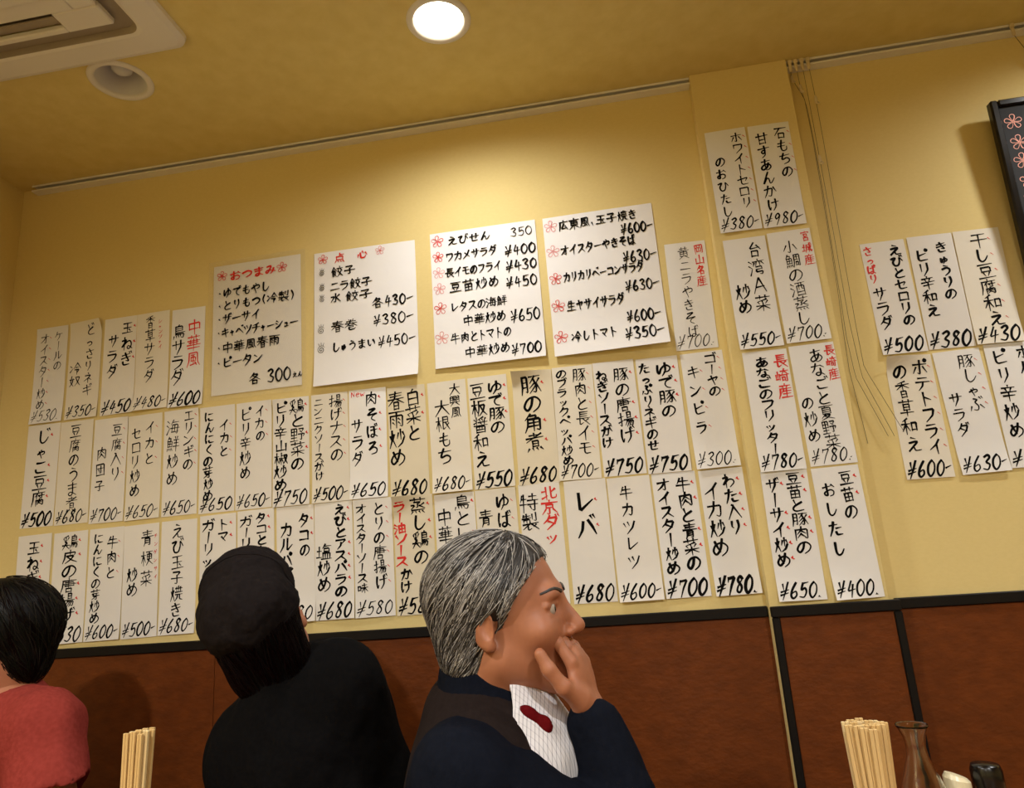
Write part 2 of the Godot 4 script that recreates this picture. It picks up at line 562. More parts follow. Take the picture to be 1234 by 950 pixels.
# ------------------------------------------------------------------ brush lettering: every character as strokes on a 100 x 100 square
# "x,y x,y ..." is one stroke, "/" parts strokes, "@c:x,y,w,h" sets character c into a smaller box
const KANA_SHARP := {
	"ア": "10,15 88,15 60,45/50,40 48,65 25,92", "イ": "80,8 55,38 12,62/58,38 58,95", "エ": "18,18 82,18/50,18 50,82/8,82 92,82",
	"オ": "8,30 92,30/62,6 62,92 48,84/60,32 38,62 8,82", "カ": "10,30 85,30 82,80 74,92 60,84/48,6 42,50 10,92", "キ": "12,32 85,24/8,60 92,52/46,6 58,95",
	"ク": "42,6 30,32 10,52/36,22 84,22 74,58 32,95", "ケ": "32,6 24,36 6,58/28,32 94,32/64,32 60,66 34,95", "コ": "14,22 84,22 84,84/12,82 86,82",
	"サ": "6,32 94,32/32,10 32,62/68,8 68,50 40,95", "シ": "16,14 38,26/8,40 30,52/10,88 50,72 92,28", "ス": "16,16 80,16 58,52 10,90/52,56 90,90",
	"セ": "8,42 90,30 72,56/36,8 36,78 48,88 88,86", "ソ": "12,18 28,44/88,12 70,58 26,94", "タ": "42,4 30,32 8,52/38,20 84,20 70,58 28,96/34,42 72,62",
	"チ": "78,8 50,18 18,22/6,44 94,44/54,20 52,62 24,95", "ツ": "8,24 20,46/38,18 48,40/90,18 72,58 30,94", "テ": "22,16 78,16/6,42 94,42/52,42 48,68 22,94",
	"ト": "36,6 36,95/38,38 78,58", "ナ": "8,34 92,34/56,6 52,52 22,95", "ニ": "22,24 78,24/6,80 94,80", "ネ": "50,4 58,16/18,28 80,28 52,54 8,76/50,54 50,96/58,54 86,74",
	"ハ": "36,24 28,58 6,86/62,20 80,50 94,82", "ヒ": "24,8 24,76 36,88 88,84/24,48 78,34", "フ": "12,16 86,16 72,58 24,94", "ヘ": "4,60 36,26 96,76",
	"ホ": "8,30 92,30/50,6 50,92 38,84/26,46 8,80/72,46 94,80", "マ": "8,18 90,18 48,66/34,48 64,84", "メ": "78,8 56,52 10,92/26,32 80,76",
	"モ": "20,16 80,16/8,46 92,46/46,16 46,78 56,88 88,86", "ヤ": "6,40 88,24 66,54/34,8 54,95", "ユ": "18,24 72,24 64,80/6,80 94,80", "ラ": "22,12 78,12/8,38 88,38 72,72 30,95",
	"リ": "26,10 26,60/72,8 72,56 40,95", "ル": "30,12 28,56 6,90/58,8 58,86 94,52", "レ": "24,8 24,86 90,46", "ロ": "16,18 16,86/16,18 84,18 84,86/16,82 84,82",
	"ワ": "14,18 14,48/14,18 86,18 80,58 36,95", "ン": "12,20 38,36/10,88 54,70 92,30", "ー": "8,52 92,48", "｜": "54,8 48,92", "゛": "76,2 83,14/90,0 97,12",
	"ガ": "@カ/@゛", "ギ": "@キ/@゛", "ゴ": "@コ/@゛", "ザ": "@サ/@゛", "ゲ": "@ケ/@゛", "ダ": "@タ/@゛", "バ": "@ハ/@゛", "ブ": "@フ/@゛", "ベ": "@ヘ/@゛",
	"パ": "@ハ/@゜", "ピ": "@ヒ/@゜", "ペ": "@ヘ/@゜", "ポ": "@ホ/@゜", "ッ": "@ツ:14,34,62,60", "ャ": "@ヤ:14,34,62,60", "ュ": "@ユ:14,34,62,60", "ァ": "@ア:14,34,62,60",
	"A": "46,4 10,96/48,4 88,94/26,62 76,58", "N": "16,94 18,8 76,92 80,8", "w": "8,40 28,92 48,50 66,92 92,36", "・": "42,46 58,56", "、": "30,66 52,94", "-": "8,52 88,44", ".": "30,92 52,95", "：": "30,88 44,92/58,74 74,72",
	"4": "44,6 14,62 90,56/66,28 58,98", "7": "14,8 14,28/14,12 84,8 58,52 44,98", "¥": "16,10 34,42/76,2 60,50 36,100/8,56 86,47/8,75 86,66",
}
const KANA_ROUND := {
	"あ": "18,24 82,20/46,6 44,50 50,92/72,40 58,74 26,90 14,72 40,50 76,52 90,72 76,90 58,96", "い": "16,20 18,62 34,84 44,70/72,26 84,46 88,68", "う": "36,8 64,16/20,40 54,30 78,44 74,70 42,96",
	"え": "38,6 62,14/22,38 74,34 44,64 12,92 46,66 58,88 92,88", "お": "8,30 64,26/36,6 36,60 34,86 16,80 18,64 60,52 84,66 78,88 56,94/74,18 92,34", "か": "8,36 62,30 64,52 56,86 40,84/38,8 28,56 10,92/76,22 94,54",
	"き": "18,24 80,16/14,46 86,36/42,6 56,36 74,66 54,62/24,68 34,90 76,90", "く": "70,6 28,48 74,94", "け": "18,10 14,52 20,90 28,72/40,34 92,30/70,8 70,62 48,95", "こ": "22,22 52,24 78,20/18,64 30,84 84,84",
	"さ": "12,30 88,22/40,6 58,34 74,62 52,58/24,66 34,90 74,92", "し": "30,8 28,70 44,92 66,84 84,60", "す": "8,26 92,24/56,6 58,52 42,66 32,52 46,40 58,54 54,80 32,96", "せ": "6,40 94,34/70,10 70,56 60,60/30,14 30,76 42,88 82,86",
	"そ": "26,12 74,10 12,48 88,44 54,58 44,78 70,94", "た": "8,28 60,24/38,6 28,52 10,92/54,48 86,44/52,70 60,88 92,88", "ち": "10,28 86,22/42,6 26,56 62,48 84,62 76,84 40,95", "つ": "8,38 56,24 90,42 82,70 44,88",
	"て": "8,24 90,18 54,36 44,62 56,84 76,92", "と": "32,8 42,46/80,30 34,52 22,74 40,90 84,88", "な": "8,26 58,22/38,6 26,46 10,66/68,22 90,36/66,44 68,78 52,94 34,84 44,72 68,76 90,92", "に": "18,12 14,52 20,90 26,74/48,28 86,26/46,66 54,84 90,84",
	"ね": "28,6 28,95/8,30 42,28 8,76 44,44 70,34 86,52 84,78 66,92 54,80 66,70 94,90", "の": "54,20 44,60 24,82 10,60 30,26 66,18 90,44 80,74 54,92", "は": "16,10 12,52 18,92 24,74/40,32 92,28/68,8 70,76 54,94 38,84 48,70 70,76 92,92",
	"ひ": "8,24 40,18 20,52 30,84 58,84 72,50 72,18 94,48", "ふ": "38,8 58,18 44,34 60,62 52,88 30,84/16,60 8,84/74,56 94,80", "ほ": "16,10 12,52 18,92 24,74/42,18 90,16/42,42 92,40/68,18 70,78 54,94 40,84 50,72 70,78 92,92",
	"ま": "14,22 86,20/18,44 82,42/52,6 54,78 36,94 20,82 34,70 56,76 84,92", "み": "18,16 54,14 36,60 18,84 6,68 24,54 60,62 92,76/78,40 70,70 52,94", "め": "24,18 36,50 48,72/66,10 50,60 24,84 10,64 28,36 64,30 90,52 82,78 56,94",
	"も": "46,6 38,64 50,92 78,86 82,62/18,32 70,28/14,54 66,52", "や": "6,48 48,28 84,28 86,50 62,58/50,8 60,22/26,20 52,95", "ゆ": "12,18 10,62 20,76 34,44 62,24 88,44 78,68 50,72/58,6 58,60 38,95", "り": "26,10 24,42 32,52/68,8 72,50 44,95",
	"ろ": "24,14 76,12 18,62 58,46 86,62 78,88 42,94", "わ": "30,6 30,95/10,30 44,28 8,76 50,44 82,48 88,70 60,94", "ん": "50,6 10,92 38,54 52,60 58,90 72,88 92,60", "゜": "88,0 81,6 84,14 92,15 97,8 94,1 88,0",
	"が": "@か/@゛", "ぎ": "@き/@゛", "げ": "@け/@゛", "ご": "@こ/@゛", "じ": "@し/@゛", "ぞ": "@そ/@゛", "で": "@て/@゛", "ど": "@と/@゛", "ば": "@は/@゛", "び": "@ひ/@゛", "ぶ": "@ふ/@゛", "ぼ": "@ほ/@゛", "ぱ": "@は/@゜", "ぷ": "@ふ/@゜",
	"っ": "@つ:14,34,62,60", "ゃ": "@や:14,34,62,60", "ゅ": "@ゆ:14,34,62,60",
	"0": "50,4 14,30 14,72 48,96 86,70 84,28 50,4", "3": "18,14 56,4 78,22 44,46 82,66 62,94 14,86", "5": "32,8 24,48 62,40 84,64 62,94 14,90/28,10 88,6", "6": "62,4 24,44 16,78 44,96 80,80 66,56 22,66",
	"8": "76,20 44,4 22,26 76,66 58,94 22,84 34,54 76,22", "9": "76,26 46,6 20,30 42,52 76,28 70,64 54,98", "e": "18,60 78,54 62,34 28,40 18,70 44,94 82,84", "(": "64,4 34,50 64,96", ")": "36,4 66,50 36,96",
}
const KANJI := {
	"火": "22,34 30,52/76,28 64,50/50,6 48,50 10,94/52,52 90,94", "少": "50,6 50,58/26,24 12,50/72,22 90,46/84,52 60,80 16,96", "炒": "@火:0,0,44,100/@少:44,0,56,100",
	"氵": "20,8 80,22/5,36 65,50/10,94 80,56", "冫": "15,20 70,36/10,80 80,50", "令": "50,4 6,48/50,4 94,48/34,40 66,40/22,58 76,58 58,78/50,66 50,96", "冷": "@冫:2,10,26,80/@令:30,0,70,100",
	"女": "44,6 24,58 76,94/70,30 56,66 14,94/8,36 92,36", "又": "14,20 82,20 60,60 10,94/24,30 54,66 92,94", "奴": "@女:0,4,48,92/@又:48,4,52,92",
	"王": "14,14 86,14/50,14 50,86/18,50 82,50/6,88 94,88", "玉": "@王/66,64 78,76", "禾": "72,4 24,18/6,36 94,36/50,14 50,96/48,40 10,76/52,40 90,76",
	"日": "20,8 20,94/20,8 80,8 80,94/20,50 80,50/20,90 80,90", "香": "@禾:5,0,90,58/@日:24,56,52,44", "艹": "6,50 94,50/32,10 32,90/68,10 68,90", "早": "@日:16,0,68,56/6,72 94,72/50,56 50,98",
	"草": "@艹:0,0,100,26/@早:5,26,90,74", "中": "12,26 12,66/12,26 88,26 88,66/12,62 88,62/50,4 50,98",
	"華": "@艹:4,0,92,24/8,36 92,36/50,24 50,98/28,30 28,62/72,30 72,62/4,62 96,62/18,48 82,48/10,80 90,80",
	"風": "20,8 18,60 4,94/20,8 80,8 82,70 96,92/34,22 64,20/34,36 34,60/34,36 66,36 66,60/34,60 66,60/50,24 50,84/28,86 72,80/62,70 74,90",
	"鳥": "50,2 38,12/22,12 22,62/22,12 76,12 76,40/22,26 76,26/22,40 76,40/22,54 94,54/22,64 88,64 82,92 70,88/10,76 6,92/28,74 30,86/44,72 48,84/60,72 64,82",
	"豆": "10,10 90,10/24,28 24,54/24,28 76,28 76,54/24,54 76,54/34,64 42,80/68,62 58,80/4,92 96,92", "广": "50,2 50,14/12,16 94,16/14,16 12,60 2,96", "付": "30,4 8,44/22,28 22,94/40,34 98,34/74,6 74,90 60,82/50,52 60,68",
	"肉": "14,24 14,96/14,24 86,24 86,92 74,86/50,4 48,28 26,54/50,34 74,52/48,52 26,80/50,60 74,80", "腐": "@广/@付:22,20,72,38/@肉:24,54,70,46",
	"耂": "24,18 70,18/48,4 48,40/6,40 94,40/86,12 8,66", "灬": "14,30 6,80/36,30 40,70/60,30 66,70/82,26 94,76", "煮": "@耂:0,0,100,70/@日:28,42,50,36/@灬:4,78,92,24", "入": "40,8 54,14 8,94/52,22 94,94",
	"囗": "14,10 14,94/14,10 86,10 86,94/14,90 86,90", "団": "@囗/26,40 76,40/56,22 56,76 44,72/36,52 44,64", "子": "18,12 78,12 50,38/50,34 54,88 38,84/6,52 94,52",
	"毎": "34,4 10,32/24,18 88,18/26,34 18,80/26,34 82,34 76,94 64,88/4,56 98,56/16,80 84,80/50,36 46,78", "海": "@氵:0,0,28,100/@毎:28,0,72,100",
	"魚": "34,2 10,28/32,12 66,12 54,28/18,30 18,68/18,30 82,30 82,68/18,48 82,48/18,66 82,66/50,30 50,66/@灬:4,72,92,28", "羊": "32,4 40,18/68,4 60,18/12,24 88,24/18,44 82,44/4,66 96,66/50,24 50,98", "鮮": "@魚:0,0,50,100/@羊:50,0,50,100",
	"奚": "70,4 20,14/16,22 24,34/44,18 48,32/78,16 66,32/46,34 30,48 62,46 36,62/60,54 66,62/6,70 94,70/50,60 10,96/52,72 90,96", "鶏": "@奚:0,0,50,100/@鳥:48,0,52,100",
	"皮": "16,22 86,22 78,40/16,22 14,60 2,94/50,4 50,44/26,46 76,46 54,74 22,96/34,54 64,80 94,96", "口": "14,12 14,90/14,12 86,12 86,90/14,82 86,82", "唐": "@广/50,18 50,66/28,28 82,28 82,52/20,40 96,40/28,52 82,52/@口:30,66,46,32",
	"扌": "10,30 94,26/56,4 56,90 30,80/6,64 94,52", "昜": "@日:22,0,56,42/4,50 96,50/34,56 10,84/26,60 88,60 78,94 62,88/52,62 26,94/70,62 46,94", "揚": "@扌:0,0,34,100/@昜:36,0,64,100",
	"牛": "28,8 12,40/22,28 84,28/4,56 96,56/50,4 50,98", "牙": "14,14 84,14/30,14 22,44 92,44/62,14 62,92 46,84/58,48 10,84", "芽": "@艹:0,0,100,28/@牙:4,28,92,72",
	"月": "22,6 20,60 6,96/22,6 80,6 80,92 66,86/22,34 80,34/22,60 80,60", "青": "14,10 86,10/50,0 50,40/20,25 80,25/4,42 96,42/@月:18,48,64,52", "木": "6,30 94,30/50,4 50,98/48,32 8,76/52,32 92,76",
	"更": "8,10 92,10/20,26 20,58/20,26 80,26 80,58/20,42 80,42/20,58 80,58/50,10 48,62 8,96/26,62 94,96", "梗": "@木:0,0,40,100/@更:40,0,60,100",
	"菜": "@艹:0,0,100,26/74,28 24,38/18,42 26,54/46,40 50,52/80,38 68,52/@木:2,52,96,48", "焼": "@火:0,0,40,100/44,16 98,16/70,2 70,32/54,8 54,40/86,8 86,40/42,40 98,40/44,56 98,56/62,56 58,76 42,96/78,56 78,86 98,92",
	"里": "14,6 14,52/14,6 86,6 86,52/14,28 86,28/14,52 86,52/50,6 50,92/16,72 84,72/4,94 96,94", "予": "16,10 80,10 56,30/32,26 58,40/8,48 92,48 78,64/52,48 52,92 34,86", "野": "@里:0,2,50,96/@予:50,2,50,96",
	"山": "50,6 50,86/12,38 12,88/12,86 88,86/88,36 88,94", "叔": "50,6 50,48/50,26 90,26/10,48 94,48/50,48 50,94/26,60 10,84/72,60 92,82", "椒": "@木:0,0,32,100/@叔:32,0,38,100/@又:66,8,34,88",
	"辛": "50,2 50,14/12,16 88,16/32,22 40,40/68,22 60,40/4,44 96,44/16,66 84,66/50,44 50,98", "白": "52,2 36,20/18,20 18,96/18,20 82,20 82,96/18,56 82,56/18,92 82,92",
	"春": "14,10 86,10/18,24 82,24/4,40 96,40/50,0 44,36 6,70/54,40 96,68/@日:28,54,46,46", "雨": "6,10 94,10/14,30 14,96/14,30 86,30 86,92 74,86/50,10 50,94/28,46 38,54/28,66 38,76/62,46 72,54/62,66 72,76",
	"大": "6,36 94,36/50,4 46,46 6,96/52,42 94,96",
	"興": "20,8 6,14 6,58/8,26 24,24/8,42 24,42/80,8 94,12 94,58/78,26 94,26/78,42 94,42/32,10 32,58/32,10 68,10 68,58/40,24 60,24/42,36 42,50/42,36 58,36 58,50/42,50 58,50/2,64 98,64/34,70 8,96/64,70 94,96",
	"艮": "18,6 76,6 76,42/18,24 76,24/18,42 76,42/18,6 18,90 46,78/50,46 94,92/86,52 60,68", "根": "@木:0,0,40,100/@艮:40,0,60,100", "反": "12,12 90,12/16,12 14,60 0,96/26,36 80,36 62,70 18,96/34,44 60,74 96,96", "板": "@木:0,0,40,100/@反:40,0,60,100",
	"醤": "22,2 22,48/6,14 18,26/4,40 22,32/70,2 34,16/44,18 50,28/62,16 66,26/86,10 76,26/34,34 96,34/78,26 78,48/50,38 58,46/4,54 96,54/20,60 20,98/20,60 80,60 80,98/40,54 40,74/60,54 60,74/20,80 80,80/20,96 80,96",
	"和": "@禾:0,0,54,100/@口:58,26,40,58", "豕": "8,10 92,10/52,10 14,40/42,24 64,60 58,94 40,88/52,42 8,66/58,58 8,92/90,24 62,46/64,46 96,90", "豚": "@月:0,2,40,96/@豕:40,0,60,100",
	"角": "36,2 10,30/34,12 70,12 58,28/22,30 20,66 6,96/22,30 84,30 84,94 70,88/22,50 84,50/22,68 84,68/52,30 52,92", "長": "26,6 26,48/26,8 80,8/26,22 76,22/26,36 76,36/4,50 96,50/26,50 26,92 50,80/46,52 94,94/86,58 64,70",
	"点": "50,4 50,36/50,18 84,18/22,36 22,66/22,36 78,36 78,66/22,66 78,66/@灬:4,72,92,26", "心": "10,52 6,78/30,36 34,84 50,92 76,88 80,70/50,20 60,40/80,36 94,60",
	"食": "48,2 4,44/50,4 96,40/30,30 66,30/26,42 26,94 50,84/26,42 74,42 74,68/26,55 74,55/26,68 74,68/50,70 92,96", "交": "50,2 50,16/6,20 94,20/32,28 12,50/66,28 88,48/72,44 50,74 10,98/28,48 56,76 92,98", "餃": "@食:0,0,48,100/@交:48,0,52,100",
	"水": "50,4 50,92 36,84/8,34 40,34 8,82/84,20 56,42/54,44 94,88", "各": "40,2 10,40/36,14 76,14 48,44 6,66/32,24 92,62/@口:26,62,50,38",
	"巻": "32,2 38,12/66,2 60,12/14,18 86,18/4,36 96,36/48,6 36,42 4,68/58,36 96,66/34,56 68,56 68,72/34,72 68,72/34,72 34,90 44,96 80,94 84,84",
	"製": "14,6 8,20/10,14 50,14/4,26 54,26/30,2 30,50/12,34 12,48/12,34 48,34 48,46/64,8 64,34/86,2 86,48 76,44/48,50 52,58/6,60 94,60/46,60 6,84/34,72 34,96 52,88/56,62 94,96/82,68 68,78",
	"広": "@广/54,34 26,84 82,78/68,58 90,94", "東": "6,16 94,16/20,30 20,60/20,30 80,30 80,60/20,45 80,45/20,60 80,60/50,2 50,98/46,62 8,90/54,62 94,90", "生": "28,6 10,40/20,26 86,26/18,56 82,56/50,4 50,92/4,92 96,92",
	"田": "@囗/50,10 50,90/14,50 86,50", "苗": "@艹:0,0,100,30/@田:12,34,76,66", "岡": "12,8 12,96/12,8 88,8 88,92 76,88/32,18 38,30/66,16 60,30/22,36 78,36/50,36 50,70/28,48 28,74/28,74 72,74/72,48 72,76",
	"名": "42,2 10,42/36,16 80,16 50,48 8,72/32,28 50,42/@口:34,56,48,42", "産": "50,2 50,12/14,14 86,14/34,18 40,30/66,18 60,30/16,34 92,34/16,34 14,70 2,98/40,40 28,60/34,52 90,52/36,70 86,70/60,40 60,94/24,94 98,94",
	"黄": "18,14 82,14/34,2 34,28/66,2 66,28/4,30 96,30/20,42 20,76/20,42 80,42 80,76/20,58 80,58/20,76 80,76/50,30 50,76/36,80 10,98/64,80 92,98", "石": "6,12 94,12/46,12 6,64/@口:26,48,60,50",
	"甘": "4,28 96,28/26,6 26,94/74,6 74,94/26,60 74,60/26,90 74,90", "台": "46,4 18,42 80,36/64,22 88,48/@口:22,52,56,46", "弓": "20,8 80,8 80,36/20,36 80,36/20,36 14,62 86,62 76,94 56,88",
	"湾": "@氵:0,0,26,100/62,2 62,12/30,14 98,14/54,14 46,38/72,14 72,38/38,22 30,38/84,20 96,36/@弓:34,42,58,58", "宀": "50,2 50,22/8,24 8,60/8,24 92,24 84,56", "宮": "@宀:2,0,96,36/@口:28,24,44,30/46,56 40,62/@口:20,60,60,40",
	"土": "12,40 88,40/50,8 50,86/4,88 96,88", "成": "14,22 92,22/16,22 14,64 2,96/26,44 50,44 46,78 36,72/60,4 70,66 92,94 96,74/84,34 50,92/76,4 90,14", "城": "@土:0,10,36,80/@成:34,0,66,100", "小": "50,6 50,92 36,84/26,36 8,72/72,34 94,70",
	"周": "16,8 14,60 2,96/16,8 86,8 86,92 74,86/32,24 70,24/50,12 50,44/28,44 74,44/@口:32,56,38,32", "鯛": "@魚:0,0,50,100/@周:50,0,50,100", "酉": "6,8 94,8/16,28 16,96/16,28 84,28 84,96/38,8 36,52/62,8 62,50 78,54/16,70 84,70/16,92 84,92",
	"酒": "@氵:0,0,28,100/@酉:30,0,68,100", "蒸": "@艹:0,0,100,24/28,28 70,28 52,40/50,38 50,62 42,60/10,46 34,46 10,68/88,38 62,52/60,50 92,68/12,76 88,76/@灬:4,80,92,22", "干": "14,14 86,14/4,48 96,48/50,14 50,98",
	"塩": "@土:0,10,34,80/58,2 42,24/52,14 96,14/52,28 52,46/52,28 86,28 86,46/52,46 86,46/44,56 44,90/44,56 92,56 92,90/60,56 60,90/76,56 76,90/34,92 100,92", "未": "18,20 82,20/4,46 96,46/50,4 50,98/48,48 8,86/52,48 92,86", "味": "@口:0,20,34,56/@未:36,0,64,100",
	"由": "@囗:0,16,100,84/50,2 50,92/14,58 86,58", "油": "@氵:0,0,28,100/@由:30,0,68,100", "北": "32,6 32,94/6,34 32,34/4,84 36,70/62,6 62,84 70,92 94,90 96,74/90,26 62,46",
	"京": "50,2 50,16/6,18 94,18/@口:24,26,52,30/50,54 50,94 38,88/28,62 10,88/72,62 92,86", "寺": "18,14 82,14/50,2 50,34/4,36 96,36/8,58 94,58/70,40 70,94 54,88/28,68 40,82", "特": "@牛:0,0,40,100/@寺:40,0,60,100",
	"夏": "6,6 94,6/44,6 38,18/24,18 24,58/24,18 76,18 76,58/24,32 76,32/24,45 76,45/24,58 76,58/42,58 14,84/36,68 74,66 48,86 12,98/34,74 92,98", "奇": "8,16 92,16/50,2 24,36/50,18 82,38/4,44 96,44/74,44 74,92 58,88/@口:14,56,42,30", "崎": "@山:0,14,34,66/@奇:36,0,64,100",
}
var glyph_cache := {}

func glyph(ch: String) -> Array:
	if glyph_cache.has(ch):
		return glyph_cache[ch]
	var out := []
	var round_hand := KANA_ROUND.has(ch)
	var src: String = KANA_ROUND.get(ch, KANA_SHARP.get(ch, KANJI.get(ch, "")))
	if src == "" and ch != " ":
		push_warning("no strokes for " + ch)
	for s in src.split("/", false):
		if s[0] == "@":
			var bits := s.substr(1).split(":")
			var r := [0.0, 0.0, 100.0, 100.0]
			if bits.size() > 1:
				r = Array(bits[1].split_floats(","))
			for sub in glyph(bits[0]):
				var q := PackedVector2Array()
				for p in sub:
					q.append(Vector2(r[0] + p.x * r[2] / 100.0, r[1] + p.y * r[3] / 100.0))
				out.append(q)
		else:
			var q := PackedVector2Array()
			for pair in s.split(" ", false):
				var f := pair.split_floats(",")
				q.append(Vector2(f[0], f[1]))
			if q.size() > 2:
				q = smooth_line(q) if round_hand else soften(q)
			out.append(q)
	glyph_cache[ch] = out
	return out

func smooth_line(q: PackedVector2Array) -> PackedVector2Array:
	var out := PackedVector2Array()
	for k in q.size() - 1:
		var a := q[maxi(k - 1, 0)]
		var d := q[mini(k + 2, q.size() - 1)]
		for s in 5:
			out.append(q[k].cubic_interpolate(q[k + 1], a, d, s / 5.0))
	out.append(q[q.size() - 1])
	return out

# keep corners but round them a little
func soften(q: PackedVector2Array) -> PackedVector2Array:
	var out := PackedVector2Array([q[0]])
	for k in range(1, q.size() - 1):
		var l := minf(5.0, q[k].distance_to(q[k - 1]) * 0.3)
		var r := minf(5.0, q[k].distance_to(q[k + 1]) * 0.3)
		out.append(q[k] + (q[k - 1] - q[k]).normalized() * l)
		out.append(q[k] + (q[k + 1] - q[k]).normalized() * r)
	out.append(q[q.size() - 1])
	return out

# one brush stroke as a flat ribbon; place maps sheet coordinates (x right, y down) to 3D
func brush(st: SurfaceTool, pts: PackedVector2Array, w: float, place: Callable) -> void:
	var n := pts.size()
	if n < 2:
		return
	var total := 0.0
	for k in n - 1:
		total += pts[k].distance_to(pts[k + 1])
	var left := []
	var right := []
	var run := 0.0
	var heavy := rng.randf_range(0.85, 1.12)
	for k in n:
		var a := pts[maxi(k - 1, 0)]
		var b := pts[mini(k + 1, n - 1)]
		if k > 0:
			run += pts[k].distance_to(pts[k - 1])
		var t := run / maxf(total, 1e-9)
		var dir := (b - a).normalized()
		if k == 0:
			pts[0] -= dir * w * 0.3
		elif k == n - 1:
			pts[n - 1] += dir * w * 0.35
		var nrm := Vector2(-dir.y, dir.x)
		var h := w * 0.5 * heavy * (1.06 - 0.22 * t - 0.32 * t * t)
		if k == 0:
			h *= 0.8
		elif k == n - 1:
			h *= 0.75
		left.append(place.call(pts[k] + nrm * h))
		right.append(place.call(pts[k] - nrm * h))
	for k in n - 1:
		quad(st, left[k], left[k + 1], right[k + 1], right[k])

func write_char(st: SurfaceTool, ch: String, at: Vector2, size: Vector2, w: float, place: Callable, jitter := 1.0) -> void:
	var turn := rng.randf_range(-0.05, 0.05) * jitter
	var sc := rng.randf_range(0.94, 1.06)
	var sz := size * sc
	for s in glyph(ch):
		var q := PackedVector2Array()
		for p in s:
			var v := Vector2((p.x / 100.0 - 0.5) * sz.x, (p.y / 100.0 - 0.5) * sz.y)
			v.y -= v.x * 0.07
			q.append(at + v.rotated(turn))
		brush(st, q, w, place)

func flower_strokes(st: SurfaceTool, at: Vector2, r: float, w: float, place: Callable) -> void:
	for k in 5:
		var a := TAU * k / 5.0 - PI / 2 + rng.randf_range(-0.1, 0.1)
		var d := Vector2(cos(a), sin(a))
		var e := Vector2(-d.y, d.x)
		var q := PackedVector2Array()
		for s in 9:
			var t := s / 8.0
			var along := sin(t * PI) * 1.0
			var side := sin(t * TAU) * 0.29
			q.append(at + d * r * (0.08 + 0.92 * along) + e * r * side)
		brush(st, q, w, place)

func swirl_strokes(st: SurfaceTool, at: Vector2, r: float, w: float, place: Callable) -> void:
	var q := PackedVector2Array()
	for s in 26:
		var t := s / 25.0
		q.append(at + Vector2(cos(t * 12.0), sin(t * 12.0)) * r * (0.1 + 0.6 * t) + Vector2(0, r * 0.25))
	brush(st, q, w, place)
	for k in 3:
		var d := Vector2(-0.5 + 0.5 * k, -1).normalized()
		brush(st, PackedVector2Array([at + d * r * 0.62 + Vector2(0, r * 0.15), at + d * r * 1.05 + Vector2(0, r * 0.1)]), w * 1.2, place)

# ------------------------------------------------------------------ sheets of paper
class Sheet:
	var w := 0.105
	var h := 0.297
	var lift := 0.0012
	var bottom := 0.0
	var bottom_side := 0.0
	var top := 0.0
	var top_side := 0.0
	var bow := 0.0
	var corner := 0.0
	func z(u: float, v: float) -> float:
		var b := pow(maxf(0.0, (v - 0.72) / 0.28), 2.0) * bottom * (1.0 + bottom_side * (u - 0.5) * 2.0)
		var t := pow(maxf(0.0, (0.16 - v) / 0.16), 2.0) * top * (1.0 + top_side * (u - 0.5) * 2.0)
		var s := sin(u * PI) * bow * (0.6 + 0.4 * sin(v * 5.0))
		var c := pow(clampf((0.35 - u) * 1.6 + (v - 0.72) * 1.4, 0.0, 1.0), 2.0) * corner
		return lift + b + t + s + c
	func place(p: Vector2, off: float) -> Vector3:
		return Vector3(p.x - w / 2.0, h - p.y, z(p.x / w, p.y / h) + off)

func sheet_mesh(s: Sheet, v0 := 0.0, v1 := 1.0, off := 0.0, grow := 0.0) -> ArrayMesh:
	var st := new_st()
	st.set_smooth_group(0)
	var nu := 10
	var nv := 24
	for a in nu:
		for b in nv:
			var p := []
			for q in [[a, b], [a + 1, b], [a + 1, b + 1], [a, b + 1]]:
				var v := lerpf(v0, v1, float(q[1]) / nv)
				p.append(s.place(Vector2(lerpf(-grow, s.w + grow, float(q[0]) / nu), lerpf(s.h * v0 - grow, s.h * v1 + grow, float(q[1]) / nv)), off))
			quad(st, p[0], p[1], p[2], p[3])
	st.index()
	st.generate_normals()
	return st.commit()

